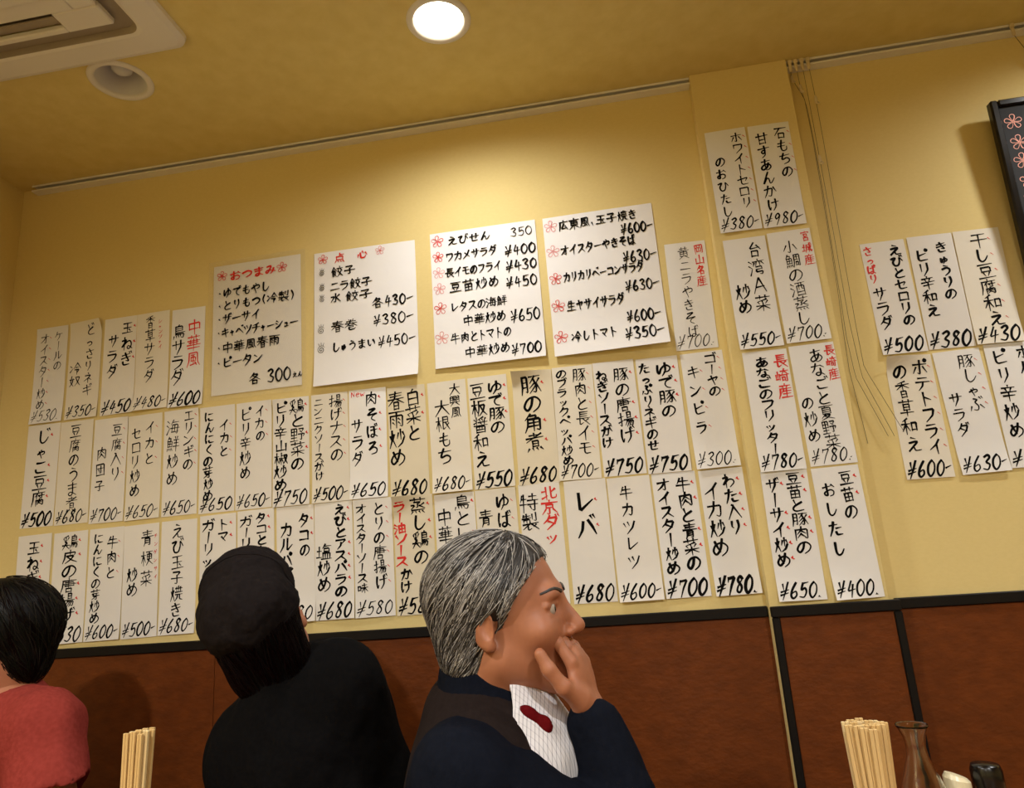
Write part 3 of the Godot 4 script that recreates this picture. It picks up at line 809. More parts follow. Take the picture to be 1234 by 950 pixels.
# each strip: centre x, centre y, tilt in degrees, depth of its wall, paper tone, glossy, brush weight, price, price weight, columns, label
# column: text, u, v from, v to, size, marks ("d" red dots, "t" red ticks, "R" red ink, "" none)
func strips() -> Array:
	var P := 0.0353
	return [
		[-1.644, 1.842, 1.0, 0, 0, false, 0.5, "¥530.", 0.55, [["ケールの", 0.72, 0.05, 0.47, 0.25, ""], ["オイスター炒め", 0.28, 0.06, 0.86, 0.26, "t"]]],
		[-1.530, 1.844, 0.9, 0, 2, false, 0.62, "¥350-", 0.8, [["どっさりネギ", 0.65, 0.03, 0.78, 0.26, ""], ["冷奴", 0.24, 0.42, 0.67, 0.32, ""]]],
		[-1.417, 1.845, 1.1, 0, 1, false, 0.9, "¥450", 1.1, [["玉ねぎ", 0.72, 0.04, 0.53, 0.33, "d"], ["サラダ", 0.3, 0.16, 0.64, 0.32, ""]]],
		[-1.310, 1.847, 1.5, 0, 2, false, 0.75, "¥480-", 0.8, [["香草サラダ", 0.42, 0.03, 0.73, 0.3, ""], ["シャンツァイ", 0.74, 0.08, 0.40, 0.11, "R"]]],
		[-1.198, 1.845, 0.5, 0, 0, false, 0.95, "¥600", 1.25, [["中華風", 0.68, 0.12, 0.62, 0.4, "R"], ["鳥サラダ", 0.22, 0.16, 0.78, 0.36, ""]]],
		[-1.643, 1.541, 0.6, 0, 1, false, 1.0, "¥500", 1.3, [["じゃこ豆腐", 0.5, 0.05, 0.80, 0.40, "d"]]],
		[-1.535, 1.541, 1.0, 0, 2, false, 0.78, "¥680-", 0.85, [["豆腐のうま煮", 0.48, 0.03, 0.88, 0.33, ""]]],
		[-1.425, 1.537, 0.6, 0, 1, false, 0.72, "¥700-", 0.85, [["豆腐入り", 0.7, 0.05, 0.62, 0.3, "t"], ["肉団子", 0.27, 0.26, 0.73, 0.29, ""]]],
		[-1.317, 1.537, 1.4, 0, 2, false, 0.72, "¥650-", 0.8, [["イカと", 0.66, 0.06, 0.51, 0.28, "t"], ["セロリ炒め", 0.26, 0.11, 0.79, 0.3, ""]]],
		[-1.205, 1.539, 1.0, 0, 1, false, 0.78, "¥650-", 0.85, [["エリンギの", 0.73, 0.01, 0.59, 0.28, "t"], ["海鮮炒め", 0.27, 0.08, 0.73, 0.34, ""]]],
		[-1.636, 1.223, 1.6, 0, 1, false, 0.9, "", 1.0, [["玉ねぎ", 0.5, 0.05, 0.48, 0.36, "d"]]],
		[-1.524, 1.223, 1.6, 0, 1, false, 0.95, "¥530", 1.1, [["鶏皮の唐揚げ", 0.5, 0.03, 0.82, 0.44, "d"]]],
		[-1.414, 1.225, 1.1, 0, 1, false, 0.75, "¥600-", 0.9, [["牛肉と", 0.68, 0.07, 0.48, 0.28, "t"], ["にんにくの芽炒め", 0.26, 0.04, 0.85, 0.27, ""]]],
		[-1.307, 1.226, 1.7, 0, 1, false, 0.8, "¥500-", 0.95, [["青梗菜", 0.68, 0.04, 0.58, 0.33, ""], ["チンゲンサイ", 0.92, 0.08, 0.52, 0.09, "R"], ["炒め", 0.27, 0.38, 0.64, 0.3, ""]]],
		[-1.197, 1.229, 1.0, 0, 1, false, 0.8, "¥680-", 0.9, [["えび玉子焼き", 0.46, 0.03, 0.86, 0.32, ""]]],
		[0.227, 1.845, -0.8, 0, 0, false, 0.5, "¥700：", 0.5, [["岡山名産", 0.82, 0.03, 0.43, 0.22, "R"], ["黄ニラやきそば", 0.44, 0.04, 0.9, 0.26, ""]]],
		[0.3695, 2.136, 0.4, P, 0, false, 0.72, "¥380-", 0.85, [["ホワイトセロリ", 0.74, 0.04, 0.79, 0.27, "t"], ["のおひたし", 0.26, 0.25, 0.86, 0.25, ""]]],
		[0.4795, 2.134, -0.3, P, 0, false, 0.78, "¥980-", 0.85, [["石もちの", 0.76, 0.04, 0.55, 0.28, "t"], ["甘すあんかけ", 0.3, 0.07, 0.85, 0.29, ""]]],
		[0.3735, 1.819, 0.2, P, 0, false, 0.85, "¥550-", 1.0, [["台湾A菜", 0.7, 0.04, 0.69, 0.34, ""], ["炒め", 0.28, 0.42, 0.69, 0.32, ""]]],
		[0.4845, 1.823, 0.6, P, 0, false, 0.62, "¥700：", 0.75, [["宮城産", 0.86, 0.02, 0.34, 0.22, "R"], ["小鯛の酒蒸し", 0.48, 0.09, 0.86, 0.33, ""]]],
		[0.711, 1.776, 0.1, 0, 0, true, 0.9, "¥500", 1.15, [["えびとセロリの", 0.74, 0.04, 0.77, 0.28, ""], ["さっぱり", 0.16, 0.03, 0.37, 0.2, "R"], ["サラダ", 0.24, 0.4, 0.79, 0.28, ""]]],
		[0.821, 1.777, -0.9, 0, 0, true, 0.9, "¥380", 1.15, [["きゅうりの", 0.72, 0.07, 0.59, 0.27, ""], ["ピリ辛和え", 0.26, 0.12, 0.73, 0.29, ""]]],
		[0.928, 1.776, -1.2, 0, 2, false, 0.85, "¥430", 1.1, [["干し豆腐和え", 0.52, 0.03, 0.86, 0.34, "t"]]],
		[0.711, 1.471, -0.9, 0, 2, false, 0.88, "¥600-", 1.15, [["ポテトフライ", 0.72, 0.04, 0.82, 0.3, "t"], ["の香草和え", 0.28, 0.05, 0.8, 0.32, ""]]],
		[0.826, 1.473, 1.2, 0, 0, false, 0.75, "¥630-", 0.95, [["豚しゃぶ", 0.66, 0.04, 0.52, 0.32, "t"], ["サラダ", 0.25, 0.34, 0.71, 0.25, ""]]],
		[0.937, 1.478, -0.4, 0, 0, false, 0.9, "¥", 1.0, [["ホル", 0.78, 0.03, 0.27, 0.28, ""], ["ピリ辛炒め", 0.28, 0.04, 0.78, 0.31, ""]]],
		[-1.095, 1.538, 1.1, 0, 1, false, 0.85, "¥650", 0.95, [["イカと", 0.7, 0.13, 0.5, 0.26, "t"], ["にんにくの芽炒め", 0.26, 0.04, 0.89, 0.27, ""]]],
		[-0.986, 1.539, 0.8, 0, 1, false, 0.78, "¥650-", 0.9, [["イカの", 0.68, 0.04, 0.39, 0.26, "t"], ["ピリ辛炒め", 0.28, 0.05, 0.73, 0.3, ""]]],
		[-0.877, 1.538, 0.6, 0, 1, false, 0.95, "¥750", 1.05, [["鶏と野菜の", 0.68, 0.02, 0.69, 0.38, "d"], ["ピリ辛山椒炒め", 0.22, 0.03, 0.86, 0.34, ""]]],
		[-0.765, 1.539, 0.7, 0, 2, false, 0.85, "¥500-", 1.0, [["揚げナスの", 0.67, 0.02, 0.64, 0.33, "t"], ["ニンニクソースがけ", 0.2, 0.03, 0.80, 0.24, ""]]],
		[-0.658, 1.540, 0.0, 0, 4, true, 0.9, "¥650", 1.0, [["肉そぼろ", 0.62, 0.02, 0.63, 0.31, "d"], ["サラダ", 0.22, 0.26, 0.72, 0.31, ""]]],
		[-0.547, 1.535, 0.6, 0, 3, false, 1.0, "¥680", 1.25, [["白菜と", 0.68, 0.03, 0.52, 0.38, "d"], ["春雨炒め", 0.22, 0.04, 0.73, 0.42, ""]]],
		[-0.434, 1.537, 1.0, 0, 2, false, 0.85, "¥680-", 0.9, [["大興風", 0.7, 0.03, 0.35, 0.26, "o"], ["大根もち", 0.36, 0.17, 0.75, 0.36, ""]]],
		[-0.323, 1.538, 0.9, 0, 2, false, 1.0, "¥550", 1.25, [["ゆで豚の", 0.68, 0.05, 0.53, 0.36, "d"], ["豆板醤和え", 0.24, 0.05, 0.82, 0.36, ""]]],
		[-0.206, 1.538, -0.2, 0, 3, false, 1.25, "¥680", 1.2, [["豚の角煮", 0.46, 0.04, 0.72, 0.46, "d"]]],
		[-0.100, 1.540, -0.6, 0, 2, false, 0.78, "¥700-", 0.85, [["豚肉と長イモ", 0.68, 0.02, 0.80, 0.31, "t"], ["のブラックペッパ炒め", 0.23, 0.02, 0.87, 0.26, ""]]],
		[0.009, 1.541, 0.4, 0, 0, true, 0.95, "¥750", 1.25, [["豚の唐揚げ", 0.66, 0.06, 0.73, 0.36, "d"], ["ねぎソースがけ", 0.18, 0.07, 0.76, 0.28, ""]]],
		[0.119, 1.538, 0.0, 0, 0, true, 0.95, "¥750", 1.25, [["ゆで豚の", 0.66, 0.05, 0.54, 0.36, "d"], ["たっぷりネギのせ", 0.2, 0.04, 0.81, 0.26, ""]]],
		[0.234, 1.539, 0.8, 0, 0, false, 0.85, "¥300：", 0.6, [["ゴーヤの", 0.7, 0.02, 0.40, 0.28, "t"], ["キンピラ", 0.26, 0.09, 0.73, 0.27, "t"]]],
		[-1.082, 1.235, 1.5, 0, 1, false, 0.95, "", 1.0, [["トマ", 0.66, 0.04, 0.26, 0.3, "d"], ["ガーリッ", 0.24, 0.04, 0.46, 0.34, ""]]],
		[-0.973, 1.239, 1.5, 0, 1, false, 0.95, "", 1.0, [["タコと大", 0.66, 0.03, 0.42, 0.29, "d"], ["ガーリ", 0.24, 0.05, 0.34, 0.34, ""]]],
		[-0.862, 1.240, 1.3, 0, 1, false, 1.0, "¥680", 0.9, [["タコの", 0.74, 0.07, 0.46, 0.29, "d"], ["カルパッチ", 0.26, 0.14, 0.80, 0.31, ""]]],
		[-0.756, 1.241, 0.8, 0, 1, false, 1.0, "¥680", 1.15, [["えびとアスパラの", 0.68, 0.02, 0.82, 0.32, "d"], ["塩炒め", 0.24, 0.36, 0.77, 0.34, ""]]],
		[-0.648, 1.241, 0.6, 0, 1, false, 0.78, "¥580", 0.8, [["とりの唐揚げ", 0.66, 0.03, 0.78, 0.31, "t"], ["オイスターソース味", 0.2, 0.04, 0.80, 0.26, ""]]],
		[-0.539, 1.240, 0.6, 0, 3, false, 1.0, "¥580", 1.2, [["蒸し鶏の", 0.64, 0.02, 0.60, 0.4, "d"], ["ラー油ソース", 0.16, 0.04, 0.60, 0.31, "R"], ["かけ", 0.26, 0.61, 0.82, 0.3, ""]]],
		[-0.428, 1.236, 0.8, 0, 1, false, 0.95, "", 1.0, [["鳥とレ", 0.68, 0.02, 0.42, 0.38, "d"], ["中華", 0.24, 0.12, 0.42, 0.36, ""]]],
		[-0.320, 1.238, 0.8, 0, 2, false, 0.88, "", 1.0, [["ゆば", 0.68, 0.04, 0.34, 0.33, "t"], ["青", 0.24, 0.14, 0.34, 0.33, ""]]],
		[-0.208, 1.243, 0.6, 0, 1, false, 0.95, "", 1.0, [["北京ダッ", 0.72, 0.03, 0.52, 0.38, "R"], ["特製", 0.24, 0.08, 0.40, 0.42, ""]]],
		[-0.093, 1.241, 0.2, 0, 1, false, 1.35, "¥680", 1.15, [["レバ", 0.45, 0.08, 0.50, 0.42, "d"]]],
		[0.016, 1.239, 0.5, 0, 1, false, 0.78, "¥600-", 0.95, [["牛カツレツ", 0.42, 0.06, 0.76, 0.28, "o"]]],
		[0.126, 1.240, 0.3, 0, 0, false, 1.0, "¥700", 1.25, [["牛肉と青菜の", 0.7, 0.04, 0.80, 0.32, "d"], ["オイスター炒め", 0.25, 0.04, 0.82, 0.3, ""]]],
		[0.240, 1.239, 0.8, 0, 0, false, 0.95, "¥780.", 1.4, [["わた入り", 0.66, 0.04, 0.54, 0.3, "d"], ["イカ炒め", 0.24, 0.10, 0.70, 0.36, ""]]],
		[0.3775, 1.5145, 0.0, P, 0, false, 0.88, "¥780-", 0.95, [["長崎産", 0.82, 0.04, 0.42, 0.3, "R"], ["あなごのフリッター", 0.40, 0.05, 0.865, 0.3, ""]]],
		[0.4905, 1.5185, 0.8, P, 0, false, 0.68, "¥780：", 0.65, [["長崎産", 0.87, 0.02, 0.32, 0.22, "R"], ["あなごと夏野菜", 0.56, 0.04, 0.88, 0.31, ""], ["の炒め", 0.2, 0.42, 0.82, 0.28, ""]]],
		[0.3755, 1.2195, -0.6, P, 0, false, 0.9, "¥650.", 1.0, [["豆苗と豚肉の", 0.68, 0.02, 0.66, 0.32, "d"], ["ザーサイ炒め", 0.22, 0.06, 0.75, 0.28, "d"]]],
		[0.4935, 1.2165, 0.9, P, 0, false, 0.9, "¥400.", 1.0, [["豆苗の", 0.68, 0.03, 0.42, 0.28, "d"], ["おしたし", 0.28, 0.1, 0.70, 0.27, ""]]],
	]

const DISHES := ["kale in oyster sauce", "chilled tofu under spring onion", "onion salad", "coriander salad", "chinese style chicken salad", "whitebait tofu", "simmered tofu", "tofu meatballs", "squid and celery stir fry", "seafood with king oyster mushrooms", "onion, half hidden by the red shirted person's head", "fried chicken skin", "beef and garlic shoots", "pak choi stir fry", "prawn omelette", "yellow chive fried noodles", "white celery dressed greens", "croaker in sweet vinegar sauce", "taiwan greens stir fry", "steamed small sea bream", "prawn and celery salad", "spicy cucumber", "dried tofu salad", "fried potato with herbs", "pork shabu salad", "spicy stir fry below dried tofu strip", "squid and garlic shoots", "spicy squid stir fry", "chicken and vegetables with pepper", "fried aubergine with garlic sauce", "minced meat salad, marked New", "chinese cabbage with glass noodles", "radish cake", "boiled pork with bean paste", "braised pork", "pork and yam with black pepper", "fried pork with leek sauce", "boiled pork with plenty of leek", "bitter melon", "tomato and garlic, half hidden by the cap", "octopus and garlic, half hidden by the cap", "octopus carpaccio", "prawn and asparagus", "fried chicken in oyster sauce", "steamed chicken with chilli oil", "chicken and lettuce above the grey haired head", "tofu skin and greens", "peking duck", "liver", "beef cutlet", "beef and greens in oyster sauce", "squid stuffed stir fry", "conger eel fritters", "conger eel with summer vegetables", "pea shoots and pork with zha cai", "dressed pea shoots"]

func build_papers() -> void:
	var tones := ["white", "white", "cream", "aged cream", "bright white"]
	var id := 0
	for s in strips():
		id += 1
		rng.seed = 900 + id * 17
		var sh := Sheet.new()
		sh.bottom = maxf(0.0, rng.randf_range(-0.003, 0.006))
		sh.bottom_side = rng.randf_range(-0.7, 0.7)
		sh.top = maxf(0.0, rng.randf_range(-0.004, 0.003))
		sh.top_side = rng.randf_range(-1.0, 1.0)
		sh.bow = rng.randf_range(0.0, 0.0016)
		sh.lift = 0.0008 + 0.0006 * (id % 3)
		if id in [2, 24, 35, 45]:
			sh.top = 0.011
			sh.top_side = -0.9 if id != 2 else 0.6
		if id == 56:
			sh.bottom = 0.007
			sh.bottom_side = -0.9
		if id in [4, 42, 50, 33, 39]:
			sh.bottom = 0.008
		var words := ""
		for c in s[9]:
			words += c[0]
		var label := "%s menu strip reading %s, %s" % [tones[s[4]] + (" glossy" if s[5] else ""), words, DISHES[id - 1]]
		if s[7].length() > 2:
			label += ", %s yen" % s[7].substr(1, 3)
		var t := thing("menu_strip", label, "menu", Vector3(s[0], s[1] - sh.h / 2, s[3]), "handwritten menu strips on the wall")
		t.rotation.z = deg_to_rad(s[2])
		t.position += Vector3(sin(deg_to_rad(s[2])) * sh.h / 2, 0, 0)
		var m: Material = M.paper[s[4]]
		if s[5]:
			m = M.gloss_paper[{0: 0, 4: 1, 2: 2}[s[4]]]
		obj("sheet", sheet_mesh(sh), m, t)
		var pen := func(p: Vector2) -> Vector3: return sh.place(p, 0.00045)
		var red := new_st()
		var has_red := false
		var pen_mat: Material = M.ink if s[6] > 0.6 else M.ink_thin
		for c in s[9]:
			var ink := new_st()
			var text: String = c[0]
			var n := text.length()
			var pitch: float = (c[3] - c[2]) * sh.h / n
			var size := Vector2(c[4] * sh.w * 1.04, minf(pitch * 0.97, c[4] * sh.w * 1.18))
			var w: float = 0.0064 * s[6]
			if c[5] == "R" and c[4] < 0.15:
				w = 0.0018
			elif c[4] < 0.25:
				w = 0.0042
			elif c[5] == "o" and n == 3:
				w = 0.0042
			if text[0] in "中華鶏豚豆青海揚鳥":
				w *= 0.92
			for k in n:
				var ch := text[k]
				if ch == "ー":
					ch = "｜"
				var at := Vector2(c[1] * sh.w + rng.randf_range(-0.0015, 0.0015), c[2] * sh.h + (k + 0.5) * pitch)
				var cw := w * (0.88 if KANJI.has(ch) and glyph(ch).size() > 8 else 1.0)
				write_char(ink, ch, at, size, cw, pen)
				if c[5] == "d" and not ch in "とのゃ｜":
					var d := at + Vector2(c[4] * sh.w * 0.5 + 0.0065, -size.y * 0.1)
					brush(red, PackedVector2Array([d - Vector2(0.0009, 0.001), d + Vector2(0.0009, 0.001)]), 0.0082, pen)
					has_red = true
				elif c[5] == "t":
					var d := at + Vector2(c[4] * sh.w * 0.5 + 0.006, -size.y * 0.05)
					brush(red, PackedVector2Array([d - Vector2(0.0026, 0.0026), d + Vector2(0.0024, 0.0024)]), 0.0024, pen)
					has_red = true
			obj("red_lettering" if c[5] == "R" else "dish_name", done(ink), M.red_ink if c[5] == "R" else pen_mat, t)
		if id == 31:
			var fresh := new_st()
			for k in 3:
				write_char(fresh, "New"[k], Vector2(0.012 + 0.0135 * k, 0.012), Vector2(0.0135, 0.017), 0.0026, pen)
			obj("red_lettering", done(fresh), M.red_ink, t)
		var price: String = s[7]
		if price != "":
			var cost := new_st()
			var n := price.length()
			var span := 0.90 * sh.w
			var tall := 0.036 * (1.14 if s[8] > 1.0 else 1.0)
			var unit := span / (n - 0.4 * (1 if price[n - 1] in "-.：" else 0))
			if n == 1:
				unit = 0.024
			for k in n:
				var ch := price[k]
				var at := Vector2(0.055 * sh.w + unit * (k + 0.5), 0.922 * sh.h + 0.0007 * (k % 2))
				var sz := Vector2(unit * 0.90, tall)
				if ch in "-.：":
					at.x -= unit * 0.2
					sz.x = unit * 0.5
				var slant := func(p: Vector2) -> Vector3: return sh.place(Vector2(p.x - (p.y - at.y) * 0.24, p.y), 0.00045)
				write_char(cost, ch, at, sz, 0.0054 * s[8], slant, 0.5)
			obj("price", done(cost), pen_mat, t)
		if has_red:
			obj("red_marks", done(red), M.red_ink, t).set_meta("kind", "stuff")
	build_posters()

# large posters: row = text, u start, v centre, character height in metres, kind ("" ink, "R" red, "F" red flower, "f" faint flower, "S" swirl)
func advance(ch: String) -> float:
	if ch in "0345679¥8-":
		return 0.62
	return 0.5 if ch in "・、()" else (0.66 if ch in "ャュっゅゃッ" else (1.0 if KANJI.has(ch) else 0.86))

func build_posters() -> void:
	var posters := [
		[-0.9825, 1.917, 0.8, 0.272, 0.396, "laminated white poster headed おつまみ, all dishes 300 yen", 0.0, [
			["F", 0.10, 0.085, 0.030, "F"], ["おつまみ", 0.19, 0.095, 0.033, "R", 0.73], ["F", 0.79, 0.085, 0.030, "F"],
			["・ゆでもやし", 0.05, 0.225, 0.036, "", 0.66], ["・とりもつ(冷製)", 0.05, 0.325, 0.036, "", 0.94], ["・ザーサイ", 0.05, 0.43, 0.036, "", 0.55], ["・キャベツチャーシュー", 0.05, 0.535, 0.034, "", 0.97], ["・中華風春雨", 0.05, 0.65, 0.037, "", 0.77], ["・ピータン", 0.05, 0.765, 0.037, "", 0.58], ["各", 0.42, 0.91, 0.038, ""], ["300", 0.62, 0.905, 0.042, "", 0.89], ["えん", 0.90, 0.92, 0.018, ""]]],
		[-0.659, 1.910, 0.0, 0.302, 0.401, "white poster headed 点心 with 餃子 and 春巻, lower edge curling", 0.013, [
			["F", 0.09, 0.055, 0.028, "F"], ["点", 0.20, 0.06, 0.036, "R"], ["心", 0.43, 0.055, 0.034, "R"], ["f", 0.66, 0.045, 0.026, "F"],
			["S", 0.08, 0.155, 0.018, "S"], ["餃子", 0.17, 0.165, 0.036, "", 0.42], ["S", 0.08, 0.27, 0.018, "S"], ["ニラ餃子", 0.16, 0.275, 0.035, "", 0.58], ["S", 0.08, 0.355, 0.018, "S"], ["水", 0.16, 0.365, 0.034, ""], ["餃子", 0.31, 0.365, 0.035, "", 0.58], ["各", 0.57, 0.44, 0.034, ""], ["430-", 0.69, 0.435, 0.035, "", 0.97],
			["S", 0.07, 0.585, 0.022, "S"], ["春巻", 0.165, 0.58, 0.037, "", 0.43], ["¥380-", 0.58, 0.57, 0.034, "", 0.97], ["S", 0.07, 0.725, 0.024, "S"], ["しゅうまい", 0.17, 0.73, 0.033, "", 0.60], ["¥450-", 0.62, 0.73, 0.036, "", 0.98]]],
		[-0.312, 1.921, 0.1, 0.301, 0.399, "white poster with red flowers listing えびせん to 牛肉とトマトの中華炒め", 0.007, [
			["F", 0.07, 0.065, 0.034, "F"], ["えびせん", 0.16, 0.075, 0.032, "", 0.58], ["350", 0.76, 0.075, 0.028, "", 0.97], ["F", 0.07, 0.185, 0.030, "F"], ["ワカメサラダ", 0.14, 0.195, 0.031, "", 0.63], ["¥400", 0.70, 0.21, 0.033, "", 0.99], ["f", 0.07, 0.305, 0.032, "F"], ["長イモのフライ", 0.13, 0.315, 0.033, "", 0.66], ["¥430", 0.70, 0.325, 0.033, "", 0.99], ["f", 0.07, 0.425, 0.032, "F"], ["豆苗炒め", 0.16, 0.425, 0.038, "", 0.63], ["¥450", 0.69, 0.445, 0.035, "", 0.98],
			["F", 0.07, 0.57, 0.034, "F"], ["レタスの海鮮", 0.16, 0.575, 0.033, "", 0.69], ["中華炒め", 0.27, 0.68, 0.035, "", 0.67], ["¥650", 0.71, 0.69, 0.037, "", 0.98], ["f", 0.07, 0.785, 0.036, "F"], ["牛肉とトマトの", 0.15, 0.80, 0.035, "", 0.71], ["中華炒め", 0.27, 0.91, 0.036, "", 0.69], ["¥700", 0.70, 0.93, 0.034, "", 0.97]]],
		[0.010, 1.919, 0.3, 0.298, 0.403, "white poster with faint red flowers listing 広東風玉子焼き to 冷しトマト", 0.015, [
			["f", 0.07, 0.07, 0.034, "f"], ["広東風、玉子焼き", 0.14, 0.075, 0.036, "", 0.86], ["¥600-", 0.70, 0.165, 0.034, "", 0.99], ["f", 0.07, 0.255, 0.034, "f"], ["オイスターやきそば", 0.14, 0.26, 0.033, "", 0.82], ["¥630-", 0.69, 0.37, 0.036, "", 0.99], ["F", 0.07, 0.455, 0.032, "f"], ["カリカリベーコンサラダ", 0.14, 0.455, 0.033, "", 0.86], ["¥630-", 0.68, 0.575, 0.034, "", 0.98], ["F", 0.07, 0.65, 0.034, "f"], ["生ヤサイサラダ", 0.145, 0.66, 0.034, "", 0.66], ["¥600-", 0.66, 0.785, 0.036, "", 0.96], ["F", 0.07, 0.87, 0.034, "f"], ["冷しトマト", 0.16, 0.88, 0.035, "", 0.57], ["¥350-", 0.63, 0.905, 0.038, "", 0.97]]],
	]
	var id := 0
	for s in posters:
		id += 1
		rng.seed = 5000 + id
		var sh := Sheet.new()
		sh.w = s[3]
		sh.h = s[4]
		sh.lift = 0.002
		sh.bottom = s[6]
		sh.bottom_side = 0.45
		sh.bow = 0.0015
		var t := thing("menu_poster", s[5], "poster", Vector3(s[0], s[1] - sh.h / 2, 0), "large handwritten menu posters")
		t.rotation.z = deg_to_rad(s[2])
		if id == 1:
			obj("sheet", sheet_mesh(sh), M.gloss_paper[0], t)
			obj("laminate", sheet_mesh(sh, 0.0, 1.0, 0.0012, 0.015), M.film, t)
		elif id == 4:
			obj("sheet", sheet_mesh(sh), M.paper[4], t)
		else:
			obj("upper_sheet", sheet_mesh(sh, 0.0, 0.5), M.paper[4], t)
			obj("lower_sheet", sheet_mesh(sh, 0.494, 1.0, 0.0006), M.paper[4], t)
		var off := 0.0018 if id == 1 else 0.0013
		var pen := func(p: Vector2) -> Vector3: return sh.place(p, off)
		for r in s[7]:
			var at := Vector2(r[1] * sh.w, r[2] * sh.h)
			var row := new_st()
			var part := "dish_name"
			if r[4] == "F" or r[4] == "f":
				flower_strokes(row, at, r[3] * 0.52, 0.0019 if r[0] == "F" else 0.0012, pen)
				part = "flower_mark"
			elif r[4] == "S":
				swirl_strokes(row, at, r[3] * 0.72, 0.0018, pen)
				part = "bullet_mark"
			else:
				var text: String = r[0]
				part = "heading" if r[4] == "R" else ("price" if text[0] in "¥034各" else "dish_name")
				var x := at.x
				var wide := 0.0
				for k in text.length():
					wide += advance(text[k])
				var em: float = ((r[5] - r[1]) * sh.w / wide) if r.size() > 5 else r[3]
				for k in text.length():
					var ch := text[k]
					var narrow := ch in "0345679¥8-"
					var adv := em * advance(ch)
					var w := 0.0055 if r[3] > 0.03 else 0.0034
					if KANJI.has(ch) and glyph(ch).size() > 8:
						w *= 0.86
					write_char(row, ch, Vector2(x + adv * 0.5, at.y - (x - at.x) * 0.02), Vector2(adv * 0.92, r[3] * (0.95 if narrow else 0.86)), w, pen)
					x += adv
			obj(part, done(row), M.red_ink if r[4] in ["R", "F", "f"] else M.ink, t)

# ------------------------------------------------------------------ tables and stools (below the frame, they carry what is seen)
const TABLE := 0.72

func build_furniture() -> void:
	for e in [[-0.865, 0.90, 0.235, 0.37, "brown wooden dining table under the chopsticks beside the capped guest"], [0.375, 0.62, 0.39, 0.29, "brown wooden dining table carrying the carafe against the pillar"]]:
		var t := thing("dining_table", e[4], "table", Vector3(e[0], 0, e[1]))
		obj("tabletop", box(Vector3(-e[2], TABLE - 0.03, -e[3]), Vector3(e[2], TABLE, e[3]), 0.004), M.table, t)
		obj("apron", box(Vector3(-e[2] + 0.06, TABLE - 0.09, -e[3] + 0.06), Vector3(e[2] - 0.06, TABLE - 0.031, e[3] - 0.06), 0.003), M.dark_wood, t)
		for sx in [-1, 1]:
			for sz in [-1, 1]:
				var c := Vector3(sx * (e[2] - 0.04), 0, sz * (e[3] - 0.04))
				obj("leg", box(c + Vector3(-0.025, 0, -0.025), c + Vector3(0.025, TABLE - 0.031, 0.025), 0.003), M.dark_wood, t)

func stool(at: Vector3, label: String) -> void:
	var t := thing("stool", label, "stool", Vector3(at.x, 0, at.z), "round stools under the guests")
	var top := at.y
	obj("seat", lathe([Vector2(0, top - 0.055), Vector2(0.16, top - 0.055), Vector2(0.168, top - 0.04), Vector2(0.168, top - 0.015), Vector2(0.155, top - 0.002), Vector2(0, top)], 32), M.vinyl, t)
	for k in 4:
		var a := PI / 4 + k * PI / 2
		obj("leg", tube([Vector3(cos(a) * 0.12, top - 0.054, sin(a) * 0.12), Vector3(cos(a) * 0.17, 0.0, sin(a) * 0.17)], 0.013, 8), M.dark_wood, t)
	var ring := []
	for k in 25:
		var a := TAU * k / 24.0
		ring.append(Vector3(cos(a) * 0.15, 0.16, sin(a) * 0.15))
	obj("foot_ring", tube(ring, 0.008, 6), M.dark_wood, t)

# ------------------------------------------------------------------ things on the tables
func chopstick_pot(at: Vector3, top_r: float, bottom_r: float, top_y: float, label: String, lean: float, sd: int) -> void:
	rng.seed = sd
	var by := "the pot beside the capped guest" if at.x < 0 else "the pot beside the glass carafe"
	var pot := thing("chopstick_pot", label, "pot", at)
	var r := bottom_r + 0.006
	obj("body", lathe([Vector2(0, 0), Vector2(r, 0), Vector2(r + 0.002, 0.005), Vector2(r + 0.004, 0.075), Vector2(r + 0.002, 0.077), Vector2(r - 0.001, 0.074), Vector2(r - 0.003, 0.006), Vector2(0, 0.005)], 32), M.dark_wood, pot)
	# flat pairs of disposable chopsticks packed upright
	var spots := []
	var step := 0.0105 if at.x < 0 else 0.0128
	var deep := 0.0062
	for a in range(-6, 7):
		for b in range(-9, 10):
			var p := Vector2(a * step + (0.4 * step if b % 2 else 0.0), b * deep)
			if p.length() < bottom_r - 0.004:
				spots.append(p)
	var grp := "disposable chopsticks packed in " + by
	for p in spots:
		var k := top_r / bottom_r
		var bot := Vector3(p.x, 0.008, p.y)
		var top := Vector3(p.x * k + lean, top_y - at.y + rng.randf_range(-0.0025, 0.002), p.y * k)
		var axis := (top - bot).normalized()
		var side := Vector3(1, 0, 0)
		side = (side - axis * side.dot(axis)).normalized()
		side = side.rotated(axis, rng.randf_range(-0.12, 0.12))
		var front := side.cross(axis)
		var st := new_st()
		var xf := Transform3D(Basis(side, axis, front), bot)
		var l := bot.distance_to(top)
		var hw := 0.0048 if at.x < 0 else 0.0058
		var th := 0.0026
		# a pair still joined, split by a groove
		for s in [-1, 1]:
			var b0 := xf * Transform3D(Basis(), Vector3(s * hw * 0.52, 0, 0))
			var hi := Vector3(hw * 0.47, l, th)
			add_box(st, Vector3(-hw * 0.47, 0, -th), hi, 0.0006, b0)
		var o := obj("chopstick_pair", done(st), M.sticks[rng.randi() % 4])
		o.position = at
		tag(o, "pale wooden disposable chopsticks standing in " + by, "chopsticks", grp)

